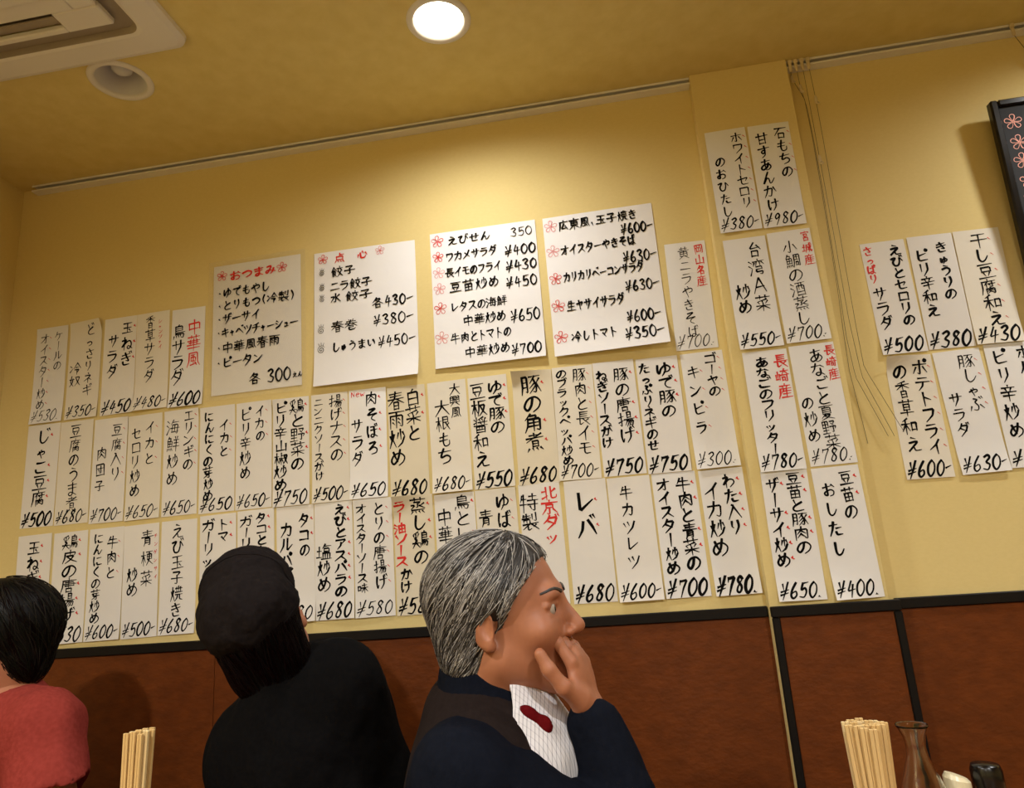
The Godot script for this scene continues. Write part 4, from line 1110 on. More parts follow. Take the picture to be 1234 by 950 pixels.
func build_table_things() -> void:
	chopstick_pot(Vector3(-0.862, TABLE, 0.592), 0.0265, 0.0215, 0.960, "dark chopstick pot on the table beside the capped guest", 0.004, 31)
	chopstick_pot(Vector3(0.331, TABLE, 0.520), 0.0395, 0.0290, 0.914, "dark chopstick pot beside the glass carafe", 0.002, 32)
	# glass carafe
	var car := thing("glass_carafe", "clear glass carafe with flared lip beside the chopsticks", "carafe", Vector3(0.404, TABLE, 0.505))
	var outer := [Vector2(0.0, 0.0), Vector2(0.034, 0.0), Vector2(0.038, 0.004), Vector2(0.041, 0.03), Vector2(0.040, 0.06), Vector2(0.0335, 0.092), Vector2(0.0240, 0.117), Vector2(0.0160, 0.140), Vector2(0.0143, 0.154), Vector2(0.0165, 0.170), Vector2(0.0218, 0.182), Vector2(0.0236, 0.1850)]
	var prof := outer.duplicate()
	prof.append(Vector2(0.0232, 0.1864))
	for k in range(outer.size() - 1, 2, -1):
		prof.append(Vector2(outer[k].x - 0.0022, maxf(outer[k].y, 0.008)))
	prof.append(Vector2(0.030, 0.006))
	prof.append(Vector2(0.0, 0.0055))
	obj("vessel", lathe(prof, 64), M.glass, car)
	# cream lidded shaker
	var sh := thing("seasoning_jar", "small cream plastic jar with slanted cap beside the carafe", "jar", Vector3(0.466, TABLE, 0.470))
	obj("body", lathe([Vector2(0, 0), Vector2(0.019, 0), Vector2(0.020, 0.003), Vector2(0.020, 0.07), Vector2(0.018, 0.078), Vector2(0, 0.078)], 32), M.cream_plastic, sh)
	var st := new_st()
	for k in 32:
		var a0 := TAU * k / 32.0
		var a1 := TAU * (k + 1) / 32.0
		var pts := []
		for a in [a0, a1]:
			var rim := Vector3(cos(a) * 0.0188, 0.098 - cos(a) * 0.004, sin(a) * 0.0188)
			pts.append([Vector3(cos(a) * 0.0195, 0.0785, sin(a) * 0.0195), rim, Vector3(cos(a) * 0.015, 0.1035 - cos(a) * 0.005, sin(a) * 0.015)])
		for j in 2:
			quad(st, pts[0][j], pts[0][j + 1], pts[1][j + 1], pts[1][j])
		for v in [pts[0][2], Vector3(0, 0.105, 0), pts[1][2]]:
			st.add_vertex(v)
	obj("cap", done(st), M.cream_plastic, sh)
	# soy sauce bottle with black cap
	var bo := thing("sauce_bottle", "dark sauce bottle with a rounded black cap right of the cream jar", "bottle", Vector3(0.513, TABLE, 0.465))
	obj("body", lathe([Vector2(0, 0), Vector2(0.026, 0), Vector2(0.028, 0.004), Vector2(0.028, 0.055), Vector2(0.020, 0.075), Vector2(0, 0.075)], 40), M.oil, bo)
	obj("cap", lathe([Vector2(0.0, 0.0755), Vector2(0.0222, 0.0755), Vector2(0.0225, 0.108), Vector2(0.0205, 0.1145), Vector2(0.0195, 0.1165), Vector2(0.0, 0.1175)], 40), M.black_plastic, bo)

# ------------------------------------------------------------------ bodies: smooth unions of tapered bones, meshed as surface nets
class Field:
	var kind := PackedInt32Array()   # 0 bone, 1 ellipsoid, 2 half space
	var op := PackedInt32Array()     # 0 add, 1 take away, 2 keep only
	var a := PackedVector3Array()
	var ba := PackedVector3Array()
	var il := PackedFloat32Array()
	var ra := PackedFloat32Array()
	var rb := PackedFloat32Array()
	var k := PackedFloat32Array()
	var inv: Array[Basis] = []
	var rad := PackedVector3Array()
	var lo := Vector3(9, 9, 9)
	var hi := Vector3(-9, -9, -9)
	var fold: FastNoiseLite = null
	var fold_amp := 0.0
	var fold_scale := Vector3.ONE
	func _push(kd: int, o: int, p: Vector3, q: Vector3, r0: float, r1: float, kk: float, b: Basis, rr: Vector3) -> void:
		kind.append(kd); op.append(o); a.append(p); ba.append(q - p)
		il.append(1.0 / maxf((q - p).length_squared(), 1e-9))
		ra.append(r0); rb.append(r1); k.append(kk); inv.append(b); rad.append(rr)
	func bone(p: Vector3, q: Vector3, r0: float, r1: float, kk := 0.02, o := 0) -> void:
		_push(0, o, p, q, r0, r1, kk, Basis(), Vector3.ONE)
		if o == 0:
			var m := maxf(r0, r1)
			lo = lo.min(p - Vector3(m, m, m)).min(q - Vector3(m, m, m))
			hi = hi.max(p + Vector3(m, m, m)).max(q + Vector3(m, m, m))
	func egg(c: Vector3, r: Vector3, b := Basis(), kk := 0.02, o := 0) -> void:
		_push(1, o, c, c + Vector3.UP, 0, 0, kk, b.orthonormalized().transposed(), r)
		if o == 0:
			var m := maxf(r.x, maxf(r.y, r.z))
			lo = lo.min(c - Vector3(m, m, m))
			hi = hi.max(c + Vector3(m, m, m))
	func half(c: Vector3, n: Vector3, kk := 0.005) -> void:  # takes away the side that n points to
		_push(2, 1, c, c + n.normalized(), 0, 0, kk, Basis(), Vector3.ONE)
	func d(p: Vector3) -> float:
		var r := 1e3
		for i in kind.size():
			var q: float
			var pa := p - a[i]
			if kind[i] == 0:
				var h := clampf(pa.dot(ba[i]) * il[i], 0.0, 1.0)
				q = (pa - ba[i] * h).length() - lerpf(ra[i], rb[i], h)
			elif kind[i] == 1:
				var l := inv[i] * pa
				var rr := rad[i]
				var k0 := (l / rr).length()
				var k1 := (l / (rr * rr)).length()
				q = k0 * (k0 - 1.0) / maxf(k1, 1e-6)
			else:
				q = -pa.dot(ba[i])
			var kk := k[i]
			if op[i] == 0:
				if r > 100.0:
					r = q
				else:
					var h := maxf(kk - absf(r - q), 0.0) / kk
					r = minf(r, q) - h * h * kk * 0.25
			else:
				q = -q
				var h := maxf(kk - absf(r - q), 0.0) / kk
				r = maxf(r, q) + h * h * kk * 0.25
		if fold != null:
			r += fold_amp * fold.get_noise_3dv(p * fold_scale)
		return r
	func grad(p: Vector3) -> Vector3:
		var e := 0.001
		var a0 := d(p + Vector3(e, -e, -e))
		var a1 := d(p + Vector3(-e, -e, e))
		var a2 := d(p + Vector3(-e, e, -e))
		var a3 := d(p + Vector3(e, e, e))
		return Vector3(a0 - a1 - a2 + a3, -a0 - a1 + a2 + a3, -a0 + a1 - a2 + a3).normalized()

class Net:
	var v := PackedVector3Array()
	var n := PackedVector3Array()
	var i := PackedInt32Array()
	func mesh() -> ArrayMesh:
		var arr := []
		arr.resize(Mesh.ARRAY_MAX)
		arr[Mesh.ARRAY_VERTEX] = v
		arr[Mesh.ARRAY_NORMAL] = n
		arr[Mesh.ARRAY_INDEX] = i
		var m := ArrayMesh.new()
		m.add_surface_from_arrays(Mesh.PRIMITIVE_TRIANGLES, arr)
		return m

func mesh_field(f: Field, cell: float, net: Net, lo := Vector3.INF, hi := Vector3.INF) -> void:
	if lo == Vector3.INF:
		lo = f.lo - Vector3.ONE * (cell * 2 + f.fold_amp)
		hi = f.hi + Vector3.ONE * (cell * 2 + f.fold_amp)
	var size := (hi - lo) / cell
	var nx := int(ceil(size.x)) + 1
	var ny := int(ceil(size.y)) + 1
	var nz := int(ceil(size.z)) + 1
	var val := PackedFloat32Array()
	val.resize(nx * ny * nz)
	val.fill(1e6)
	var B := 8
	var S := 2
	var reach := cell * B * 0.87 * 1.35 + f.fold_amp
	var near := cell * (S * 0.87 + 0.6) * 1.35
	for bx in range(0, nx, B):
		for by in range(0, ny, B):
			for bz in range(0, nz, B):
				var mid := lo + Vector3(bx + B * 0.5, by + B * 0.5, bz + B * 0.5) * cell
				if absf(f.d(mid)) > reach:
					continue
				for cx in range(bx, mini(bx + B, nx), S):
					for cy in range(by, mini(by + B, ny), S):
						for cz in range(bz, mini(bz + B, nz), S):
							if absf(f.d(lo + Vector3(cx + 1, cy + 1, cz + 1) * cell)) > near:
								continue
							for x in range(cx, mini(cx + S + 1, nx)):
								for y in range(cy, mini(cy + S + 1, ny)):
									var row := (x * ny + y) * nz
									for z in range(cz, mini(cz + S + 1, nz)):
										if val[row + z] > 1e5:
											val[row + z] = f.d(lo + Vector3(x, y, z) * cell)
	var sx := ny * nz
	var sy := nz
	var ids := {}
	var off := [0, sx, sy, sx + sy, 1, sx + 1, sy + 1, sx + sy + 1]
	var edges := [[0, 1], [2, 3], [4, 5], [6, 7], [0, 2], [1, 3], [4, 6], [5, 7], [0, 4], [1, 5], [2, 6], [3, 7]]
	for x in nx - 1:
		for y in ny - 1:
			var row := x * sx + y * sy
			for z in nz - 1:
				var c := row + z
				if val[c] > 1e5:
					continue
				var mask := 0
				var bad := false
				for q in 8:
					var g := val[c + off[q]]
					if g > 1e5:
						bad = true
						break
					if g < 0.0:
						mask |= 1 << q
				if bad or mask == 0 or mask == 255:
					continue
				var sum := Vector3.ZERO
				var cnt := 0
				for e in edges:
					var g0 := val[c + off[e[0]]]
					var g1 := val[c + off[e[1]]]
					if (g0 < 0.0) != (g1 < 0.0):
						var t := g0 / (g0 - g1)
						var p0 := Vector3(e[0] & 1, (e[0] >> 1) & 1, e[0] >> 2)
						var p1 := Vector3(e[1] & 1, (e[1] >> 1) & 1, e[1] >> 2)
						sum += p0.lerp(p1, t)
						cnt += 1
				var p := lo + (Vector3(x, y, z) + sum / cnt) * cell
				ids[c] = net.v.size()
				net.v.append(p)
				net.n.append(f.grad(p))
	for c in ids:
		var z: int = c % nz
		var y: int = (c / nz) % ny
		var x: int = c / sx
		var g: float = val[c]
		for ax in 3:
			var step: int = [sx, sy, 1][ax]
			var s1: int = [sy, 1, sx][ax]
			var s2: int = [1, sx, sy][ax]
			if [y, z, x][ax] == 0 or [z, x, y][ax] == 0:
				continue
			var g1 := val[c + step]
			if g1 > 1e5 or (g < 0.0) == (g1 < 0.0):
				continue
			var q := [c, c - s1, c - s1 - s2, c - s2]
			if not (ids.has(q[1]) and ids.has(q[2]) and ids.has(q[3])):
				continue
			var w := [ids[q[0]], ids[q[1]], ids[q[2]], ids[q[3]]]
			if g < 0.0:
				w.reverse()
			net.i.append_array(PackedInt32Array([w[0], w[1], w[2], w[0], w[2], w[3]]))

# frame of a head: z forward, y up
func frame_of(forward: Vector3, up: Vector3) -> Basis:
	var z := forward.normalized()
	var x := up.cross(z).normalized()
	return Basis(x, z.cross(x), z)

# head in its own frame xf; returns the field
func head_field(xf: Transform3D, neck_to: Vector3, neck_r := 0.056) -> Field:
	var f := Field.new()
	var b := xf.basis
	var P := func(x: float, y: float, z: float) -> Vector3: return xf * Vector3(x, y, z)
	f.egg(P.call(0, 0.038, -0.012), Vector3(0.074, 0.084, 0.096), b, 0.02)
	f.egg(P.call(0, -0.025, 0.028), Vector3(0.064, 0.085, 0.066), b, 0.03)
	f.bone(P.call(0.048, -0.062, 0.0), P.call(0.012, -0.100, 0.066), 0.021, 0.017, 0.03)
	f.bone(P.call(-0.048, -0.062, 0.0), P.call(-0.012, -0.100, 0.066), 0.021, 0.017, 0.03)
	f.egg(P.call(0, -0.102, 0.074), Vector3(0.020, 0.015, 0.014), b, 0.02)
	f.bone(P.call(-0.03, 0.022, 0.082), P.call(0.03, 0.022, 0.082), 0.010, 0.010, 0.02)
	f.egg(P.call(0.042, -0.028, 0.062), Vector3(0.024, 0.02, 0.022), b, 0.025)
	f.egg(P.call(-0.042, -0.028, 0.062), Vector3(0.024, 0.02, 0.022), b, 0.025)
	f.egg(P.call(0.031, 0.004, 0.093), Vector3(0.016, 0.010, 0.010), b, 0.012, 1)
	f.egg(P.call(-0.031, 0.004, 0.093), Vector3(0.016, 0.010, 0.010), b, 0.012, 1)
	for s in [-1.0, 1.0]:
		f.bone(P.call(s * 0.019, 0.0085, 0.084), P.call(s * 0.045, 0.0075, 0.0765), 0.0050, 0.0042, 0.005)
		f.bone(P.call(s * 0.020, -0.0070, 0.083), P.call(s * 0.043, -0.0060, 0.0768), 0.0034, 0.0032, 0.005)
	f.bone(P.call(0, 0.012, 0.090), P.call(0, -0.030, 0.112), 0.0075, 0.0115, 0.012)
	f.egg(P.call(0.012, -0.036, 0.099), Vector3(0.010, 0.007, 0.009), b, 0.008)
	f.egg(P.call(-0.012, -0.036, 0.099), Vector3(0.010, 0.007, 0.009), b, 0.008)
	f.egg(P.call(0, -0.063, 0.093), Vector3(0.022, 0.0055, 0.009), b, 0.006)
	f.egg(P.call(0, -0.074, 0.091), Vector3(0.018, 0.006, 0.009), b, 0.006)
	for s in [-1.0, 1.0]:
		var eb := b * Basis(Vector3.UP, s * 0.35)
		f.egg(P.call(s * 0.077, -0.008, -0.014), Vector3(0.008, 0.030, 0.019), eb, 0.008)
		f.egg(P.call(s * 0.085, -0.004, -0.008), Vector3(0.006, 0.018, 0.010), eb, 0.006, 1)
		f.egg(P.call(s * 0.078, -0.034, -0.008), Vector3(0.007, 0.009, 0.009), eb, 0.006)
	f.bone(P.call(0, -0.045, -0.024), neck_to, neck_r, neck_r + 0.006, 0.03)
	return f

func add_eyes(parent: Node3D, xf: Transform3D, f: Field, origin: Vector3) -> void:
	for s in [-1.0, 1.0]:
		var c := xf * Vector3(s * 0.0305, 0.002, 0.0768)
		var ball := SphereMesh.new()
		ball.radius = 0.0112
		ball.height = 0.0224
		ball.radial_segments = 24
		ball.rings = 12
		var o := obj("eye", ball, M.eye_white, parent)
		o.transform = Transform3D(xf.basis, c)
		var iris := obj("iris", lathe([Vector2(0.0052, 0.0100), Vector2(0.003, 0.0109), Vector2(0.0, 0.0115)], 20), M.iris, o)
		iris.transform = Transform3D(Basis(Vector3.RIGHT, PI / 2), Vector3.ZERO)
		# brow
		var st := new_st()
		var line := []
		for q in 7:
			var u := q / 6.0
			var w := xf * Vector3(s * lerpf(0.012, 0.052, u), 0.024 + 0.006 * sin(u * PI * 0.8), 0.094 - 0.022 * u * u) + origin
			for it in 3:
				w -= f.grad(w) * f.d(w)
			line.append(w - origin)
		add_tube(st, line, 0.0036, 6, 0.0016)
		obj("eyebrow", done(st), parent.get_meta("hair_mat"), parent)

# hand: wrist, direction of the fingers, normal out of the back of the hand; curl bends the fingers towards the palm
func hand_field(wrist: Vector3, dir: Vector3, back: Vector3, thumb_side: float, curl: Array, arm_from: Vector3) -> Field:
	var f := Field.new()
	var y := dir.normalized()
	var z := (back - y * back.dot(y)).normalized()
	var x := y.cross(z)
	var b := Basis(x, y, z)
	f.bone(arm_from, wrist, 0.031, 0.025, 0.01)
	f.egg(wrist + y * 0.045, Vector3(0.040, 0.052, 0.015), b, 0.02)
	var lens := [0.072, 0.082, 0.077, 0.061]
	for k in 4:
		var base := wrist + y * (0.078 - 0.004 * absf(k - 1.2)) + x * ((k - 1.5) * 0.0195 * thumb_side * -1.0)
		var dd := y + x * (k - 1.5) * -0.05 * thumb_side
		var p := base
		var r := 0.0092 if k < 3 else 0.008
		for j in 3:
			var ang: float = curl[k] * (0.45 + 0.55 * j)
			var seg := (dd * cos(ang) - z * sin(ang)).normalized()
			var l: float = lens[k] * [0.45, 0.31, 0.24][j]
			f.bone(p, p + seg * l, r, r * 0.93, 0.006)
			p += seg * l
			r *= 0.93
	var t0 := wrist + y * 0.022 + x * 0.028 * thumb_side
	var t1 := t0 + (y * 0.6 + x * 0.8 * thumb_side - z * 0.25).normalized() * 0.036
	var t2 := t1 + (y * 0.85 + x * 0.4 * thumb_side - z * 0.35).normalized() * 0.032
	var t3 := t2 + (y * 0.95 + x * 0.15 * thumb_side - z * 0.3).normalized() * 0.025
	f.bone(t0, t1, 0.015, 0.0115, 0.014)
	f.bone(t1, t2, 0.0112, 0.0100, 0.006)
	f.bone(t2, t3, 0.0100, 0.0085, 0.006)
	return f

# hair strands lying on a hair field, flowing away from the crown
func strands(f: Field, xf: Transform3D, count: int, keep: Callable, arc: float, flow: Vector3, lift: float, r: float, tones: Array) -> ArrayMesh:
	var st := SurfaceTool.new()
	st.begin(Mesh.PRIMITIVE_TRIANGLES)
	var made := 0
	var tries := 0
	while made < count and tries < count * 4:
		tries += 1
		var d := Vector3(rng.randfn(), rng.randfn(), rng.randfn()).normalized()
		var c := Vector3(0, 0.03, -0.012)
		var p := c + d * 0.10
		var pts := []
		var ok := true
		var step := arc / 6.0
		var side := Vector3(rng.randfn(), rng.randfn(), rng.randfn()) * 0.22
		for k in 7:
			var w := xf * p
			for it in 2:
				w -= f.grad(w) * f.d(w)
			var n := f.grad(w)
			var loc := xf.affine_inverse() * w
			if not keep.call(loc):
				ok = k > 3
				break
			pts.append(w + n * (lift * (0.4 + 0.6 * sin(PI * (k + 0.5) / 7.0)) + rng.randf_range(0, 0.0006)))
			var radial := loc - Vector3(0, 0.125, 0.015)
			var t := (radial.normalized() + flow + side)
			var ln := xf.basis.inverse() * n
			t = (t - ln * t.dot(ln)).normalized()
			p = loc + t * step
		if not ok or pts.size() < 4:
			continue
		var col: Color = tones[rng.randi() % tones.size()]
		st.set_color(col)
		var n2 := pts.size()
		var prev := []
		for k in n2:
			var tan: Vector3 = (pts[mini(k + 1, n2 - 1)] - pts[maxi(k - 1, 0)]).normalized()
			var u := tan.cross(xf.basis.y + Vector3(0.01, 0.02, 0.03)).normalized()
			var v := tan.cross(u)
			var rr := r * (1.0 - 0.75 * float(k) / (n2 - 1))
			var ring := []
			for s in 3:
				var a := TAU * s / 3.0
				ring.append(pts[k] + (u * cos(a) + v * sin(a)) * rr)
			if k > 0:
				for s in 3:
					var e := (s + 1) % 3
					for q in [prev[s], ring[s], ring[e], prev[s], ring[e], prev[e]]:
						st.set_color(col)
						st.add_vertex(q)
			prev = ring
		made += 1
	st.generate_normals()
	return st.commit()

func people_materials() -> void:
	var skin := mat(Color(1, 1, 1), 0.5)
	skin.albedo_texture = noise_tex(0.03, 3, Color(0.64, 0.405, 0.285), Color(0.70, 0.455, 0.33), 256, 41)
	skin.uv1_triplanar = true
	skin.uv1_world_triplanar = true
	skin.uv1_scale = Vector3(4, 4, 4)
	skin.subsurf_scatter_enabled = true
	skin.subsurf_scatter_strength = 0.08
	M.skin = skin
	M.eye_white = mat(Color(0.70, 0.65, 0.60), 0.25)
	M.iris = mat(Color(0.07, 0.04, 0.03), 0.15)
	M.lip = mat(Color(0.62, 0.33, 0.28), 0.45)
	M.black_hair = mat(Color(0.035, 0.028, 0.025), 0.5)
	M.black_hair.metallic_specular = 0.3
	M.grey_hair = mat(Color(0.20, 0.185, 0.175), 0.5)
	var hs := mat(Color(1, 1, 1), 0.4)
	hs.vertex_color_use_as_albedo = true
	M.hair_strands = hs
	var bs := hs.duplicate()
	bs.metallic_specular = 0.2
	bs.roughness = 0.55
	M.black_strands = bs
	M.red_cloth = cloth(Color(0.50, 0.19, 0.165), Color(0.60, 0.255, 0.225), 51)
	M.black_cloth = cloth(Color(0.045, 0.043, 0.045), Color(0.07, 0.067, 0.07), 53)
	M.cap_cloth = cloth(Color(0.10, 0.085, 0.085), Color(0.14, 0.122, 0.122), 55)
	M.navy_cloth = cloth(Color(0.055, 0.065, 0.095), Color(0.08, 0.092, 0.13), 57)
	M.vest_cloth = cloth(Color(0.12, 0.095, 0.09), Color(0.16, 0.13, 0.125), 59)
	M.dark_cloth = cloth(Color(0.10, 0.10, 0.13), Color(0.14, 0.14, 0.17), 61)
	M.shoe = mat(Color(0.06, 0.05, 0.05), 0.4)
	M.wine_cloth = cloth(Color(0.33, 0.045, 0.06), Color(0.40, 0.07, 0.085), 63)
	var im := Image.create(64, 64, false, Image.FORMAT_RGB8)
	im.fill(Color(0.88, 0.87, 0.88))
	for x in [4, 5, 20, 21, 36, 37, 52, 53]:
		im.fill_rect(Rect2i(x, 0, 1, 64), Color(0.42, 0.40, 0.46))
	var sp := mat(Color(1, 1, 1), 0.8)
	sp.albedo_texture = ImageTexture.create_from_image(im)
	sp.uv1_triplanar = true
	sp.uv1_world_triplanar = true
	sp.uv1_scale = Vector3(46, 46, 46)
	M.stripe_cloth = sp

func cloth(a: Color, b: Color, sd: int) -> StandardMaterial3D:
	var m := mat(Color(1, 1, 1), 0.95)
	m.metallic_specular = 0.15
	m.albedo_texture = noise_tex(0.05, 4, a, b, 256, sd)
	relief(m, noise_tex(0.12, 2, Color.BLACK, Color.WHITE, 256, sd + 1), 0.03, Vector3(7, 7, 7))
	return m

# legs of a seated guest: hips, facing, stool height
func seated_legs(skin: Field, trousers: Field, hip: Vector3, face: Vector3, person: Node3D, origin: Vector3) -> void:
	var left := Vector3.UP.cross(face).normalized()
	for s in [-1.0, 1.0]:
		var h: Vector3 = hip + left * s * 0.09
		var kn: Vector3 = h + face * 0.38 + left * s * 0.05 + Vector3(0, 0.01, 0)
		kn.y = 0.52
		var an := Vector3(kn.x, 0.09, kn.z) - face * 0.06
		skin.bone(h, kn, 0.07, 0.05, 0.03)
		skin.bone(kn, an, 0.047, 0.034, 0.02)
		skin.bone(an, an + face * 0.10 - Vector3(0, 0.045, 0), 0.033, 0.026, 0.02)
		trousers.bone(h, kn, 0.088, 0.066, 0.04)
		trousers.bone(kn, an + Vector3(0, 0.03, 0), 0.064, 0.052, 0.02)
		var shoe := Field.new()
		shoe.bone(an + Vector3(0, -0.035, 0) - face * 0.02, an + face * 0.16 - Vector3(0, 0.052, 0), 0.048, 0.037, 0.02)
		shoe.half(Vector3(0, 0.002, 0), Vector3.DOWN)
		var net := Net.new()
		mesh_field(shoe, 0.018, net)
		shift(net, origin)
		obj("shoe", net.mesh(), M.shoe, person)
	trousers.egg(hip + Vector3(0, 0.02, 0), Vector3(0.17, 0.11, 0.13), frame_of(face, Vector3.UP), 0.05)

func shift(net: Net, origin: Vector3) -> void:
	for k in net.v.size():
		net.v[k] -= origin

func field_part(called: String, f: Field, cell: float, m: Material, person: Node3D, origin: Vector3) -> MeshInstance3D:
	var net := Net.new()
	mesh_field(f, cell, net)
	shift(net, origin)
	return obj(called, net.mesh(), m, person)

func arm(f: Field, sh: Vector3, el: Vector3, wr: Vector3, r: Array, k := 0.03) -> void:
	f.bone(sh, el, r[0], r[1], k)
	f.bone(el, wr, r[1] * 0.97, r[2], 0.015)

func build_people() -> void:
	people_materials()
	rng.seed = 77
	build_red_shirt_guest()
	build_capped_guest()
	build_grey_guest()

# ---- guest in the red T-shirt, at the left edge
func build_red_shirt_guest() -> void:
	var o := Vector3(-1.350, 0, 0.37)
	var face := Vector3(-0.30, 0, 0.95).normalized()
	var left := Vector3.UP.cross(face).normalized()
	var person := thing("person", "seated person with short black hair in a red T-shirt facing the corner", "person", o)
	person.set_meta("hair_mat", M.black_hair)
	var hip := Vector3(o.x, 0.55, o.z)
	var chest := Vector3(o.x + 0.005, 0.83, o.z)
	var neck := Vector3(o.x + 0.008, 0.978, o.z + 0.005)
	var hb := frame_of(Vector3(-0.93, -0.02, 0.36), Vector3.UP)
	var hx := Transform3D(hb, Vector3(o.x - 0.004, 1.104, o.z + 0.012))
	var shl := neck + left * 0.155 + Vector3(0, -0.034, 0)
	var shr := neck - left * 0.170 + Vector3(0, -0.050, 0)
	var ell := shl + Vector3(0.095, -0.215, 0.05)
	var elr := shr + Vector3(0, -0.26, 0) - left * 0.03 + face * 0.03
	var wrl := ell + face * 0.21 + Vector3(0, 0.07, 0) - left * 0.06
	var wrr := elr + face * 0.21 + Vector3(0, 0.07, 0) + left * 0.06
	var body := Field.new()
	var tb := frame_of(face, Vector3.UP)
	body.egg(hip + Vector3(0, 0.06, 0), Vector3(0.15, 0.14, 0.105), tb, 0.05)
	body.egg(chest, Vector3(0.150, 0.19, 0.105), tb, 0.06)
	body.bone(chest + Vector3(0, 0.1, 0), neck + Vector3(0, 0.03, 0), 0.075, 0.055, 0.05)
	body.bone(shl, shr, 0.058, 0.058, 0.05)
	arm(body, shl, ell, wrl, [0.050, 0.040, 0.027])
	arm(body, shr, elr, wrr, [0.050, 0.040, 0.027])
	var tr := Field.new()
	seated_legs(body, tr, hip, face, person, o)
	var net := Net.new()
	mesh_field(body, 0.02, net)
	var hf := head_field(hx, neck + Vector3(0, 0.0, -0.0))
	mesh_field(hf, 0.005, net)
	mesh_field(hand_field(wrl, face, Vector3(0, 1, 0) + left * 0.3, 1.0, [0.3, 0.32, 0.35, 0.4], ell), 0.0075, net)
	mesh_field(hand_field(wrr, face, Vector3(0, 1, 0) - left * 0.3, -1.0, [0.3, 0.32, 0.35, 0.4], elr), 0.0075, net)
	shift(net, o)
	obj("body", net.mesh(), M.skin, person)
	add_eyes(person, Transform3D(hx.basis, hx.origin - o), hf, o)
	field_part("trousers", tr, 0.02, M.dark_cloth, person, o)
	var sh := Field.new()
	sh.egg(hip + Vector3(0, 0.09, 0), Vector3(0.168, 0.16, 0.125), tb, 0.06)
	sh.egg(chest, Vector3(0.170, 0.20, 0.124), tb, 0.07)
	sh.bone(chest + Vector3(0, 0.08, 0), neck + Vector3(0, -0.005, 0), 0.09, 0.066, 0.05)
	sh.bone(shl, shr, 0.070, 0.070, 0.05)
	for q in [[shl, ell], [shr, elr]]:
		var d: Vector3 = (q[1] - q[0])
		sh.bone(q[0], q[0] + d * 0.52, 0.066, 0.074, 0.03)
		sh.bone(q[0] + d * 0.74, q[0] + d * 1.6, 0.084, 0.1, 0.012, 1)
	sh.bone(neck + Vector3(0, 0.055, 0) + face * 0.012, neck + Vector3(0, 0.2, 0), 0.072, 0.08, 0.006, 1)
	sh.half(Vector3(0, 0.47, 0), Vector3.DOWN)
	sh.fold = noise(9.0, 2, 71)
	sh.fold_amp = 0.010
	sh.fold_scale = Vector3(1.0, 0.45, 1.0)
	field_part("shirt", sh, 0.0075, M.red_cloth, person, o)
	var hair := short_hair(hx, 0.013)
	var hp := field_part("hair", hair, 0.0055, M.black_hair, person, o)
	var st := strands(hair, hx, 650, func(l: Vector3) -> bool: return hair_zone(l), 0.07, Vector3(0, -0.5, -0.2), 0.003, 0.0011, [Color(0.004, 0.003, 0.003), Color(0.01, 0.008, 0.007), Color(0.02, 0.016, 0.013)])
	var so := obj("hair_strands", st, M.black_strands, hp)
	so.position = -o
	so.set_meta("kind", "stuff")
	stool(Vector3(o.x, 0.455, o.z), "round stool under the guest in the red T-shirt")

func short_hair(hx: Transform3D, t: float) -> Field:
	var f := Field.new()
	var b := hx.basis
	f.egg(hx * Vector3(0, 0.042, -0.014), Vector3(0.074 + t, 0.084 + t, 0.096 + t), b, 0.02)
	f.egg(hx * Vector3(0, -0.035, -0.058), Vector3(0.060, 0.055, 0.042), b, 0.03)
	# face, and round the ears
	f.egg(hx * Vector3(0, -0.05, 0.092), Vector3(0.10, 0.112, 0.078), b, 0.012, 1)
	for s in [-1.0, 1.0]:
		f.egg(hx * Vector3(s * 0.085, -0.028, 0.004), Vector3(0.03, 0.045, 0.026), b, 0.01, 1)
	return f

func hair_zone(l: Vector3) -> bool:
	if l.y < -0.085:
		return false
	if l.z > 0.03 and l.y < 0.062:
		return false
	if absf(l.x) > 0.06 and l.z > -0.03 and l.y < 0.015:
		return false
	return true

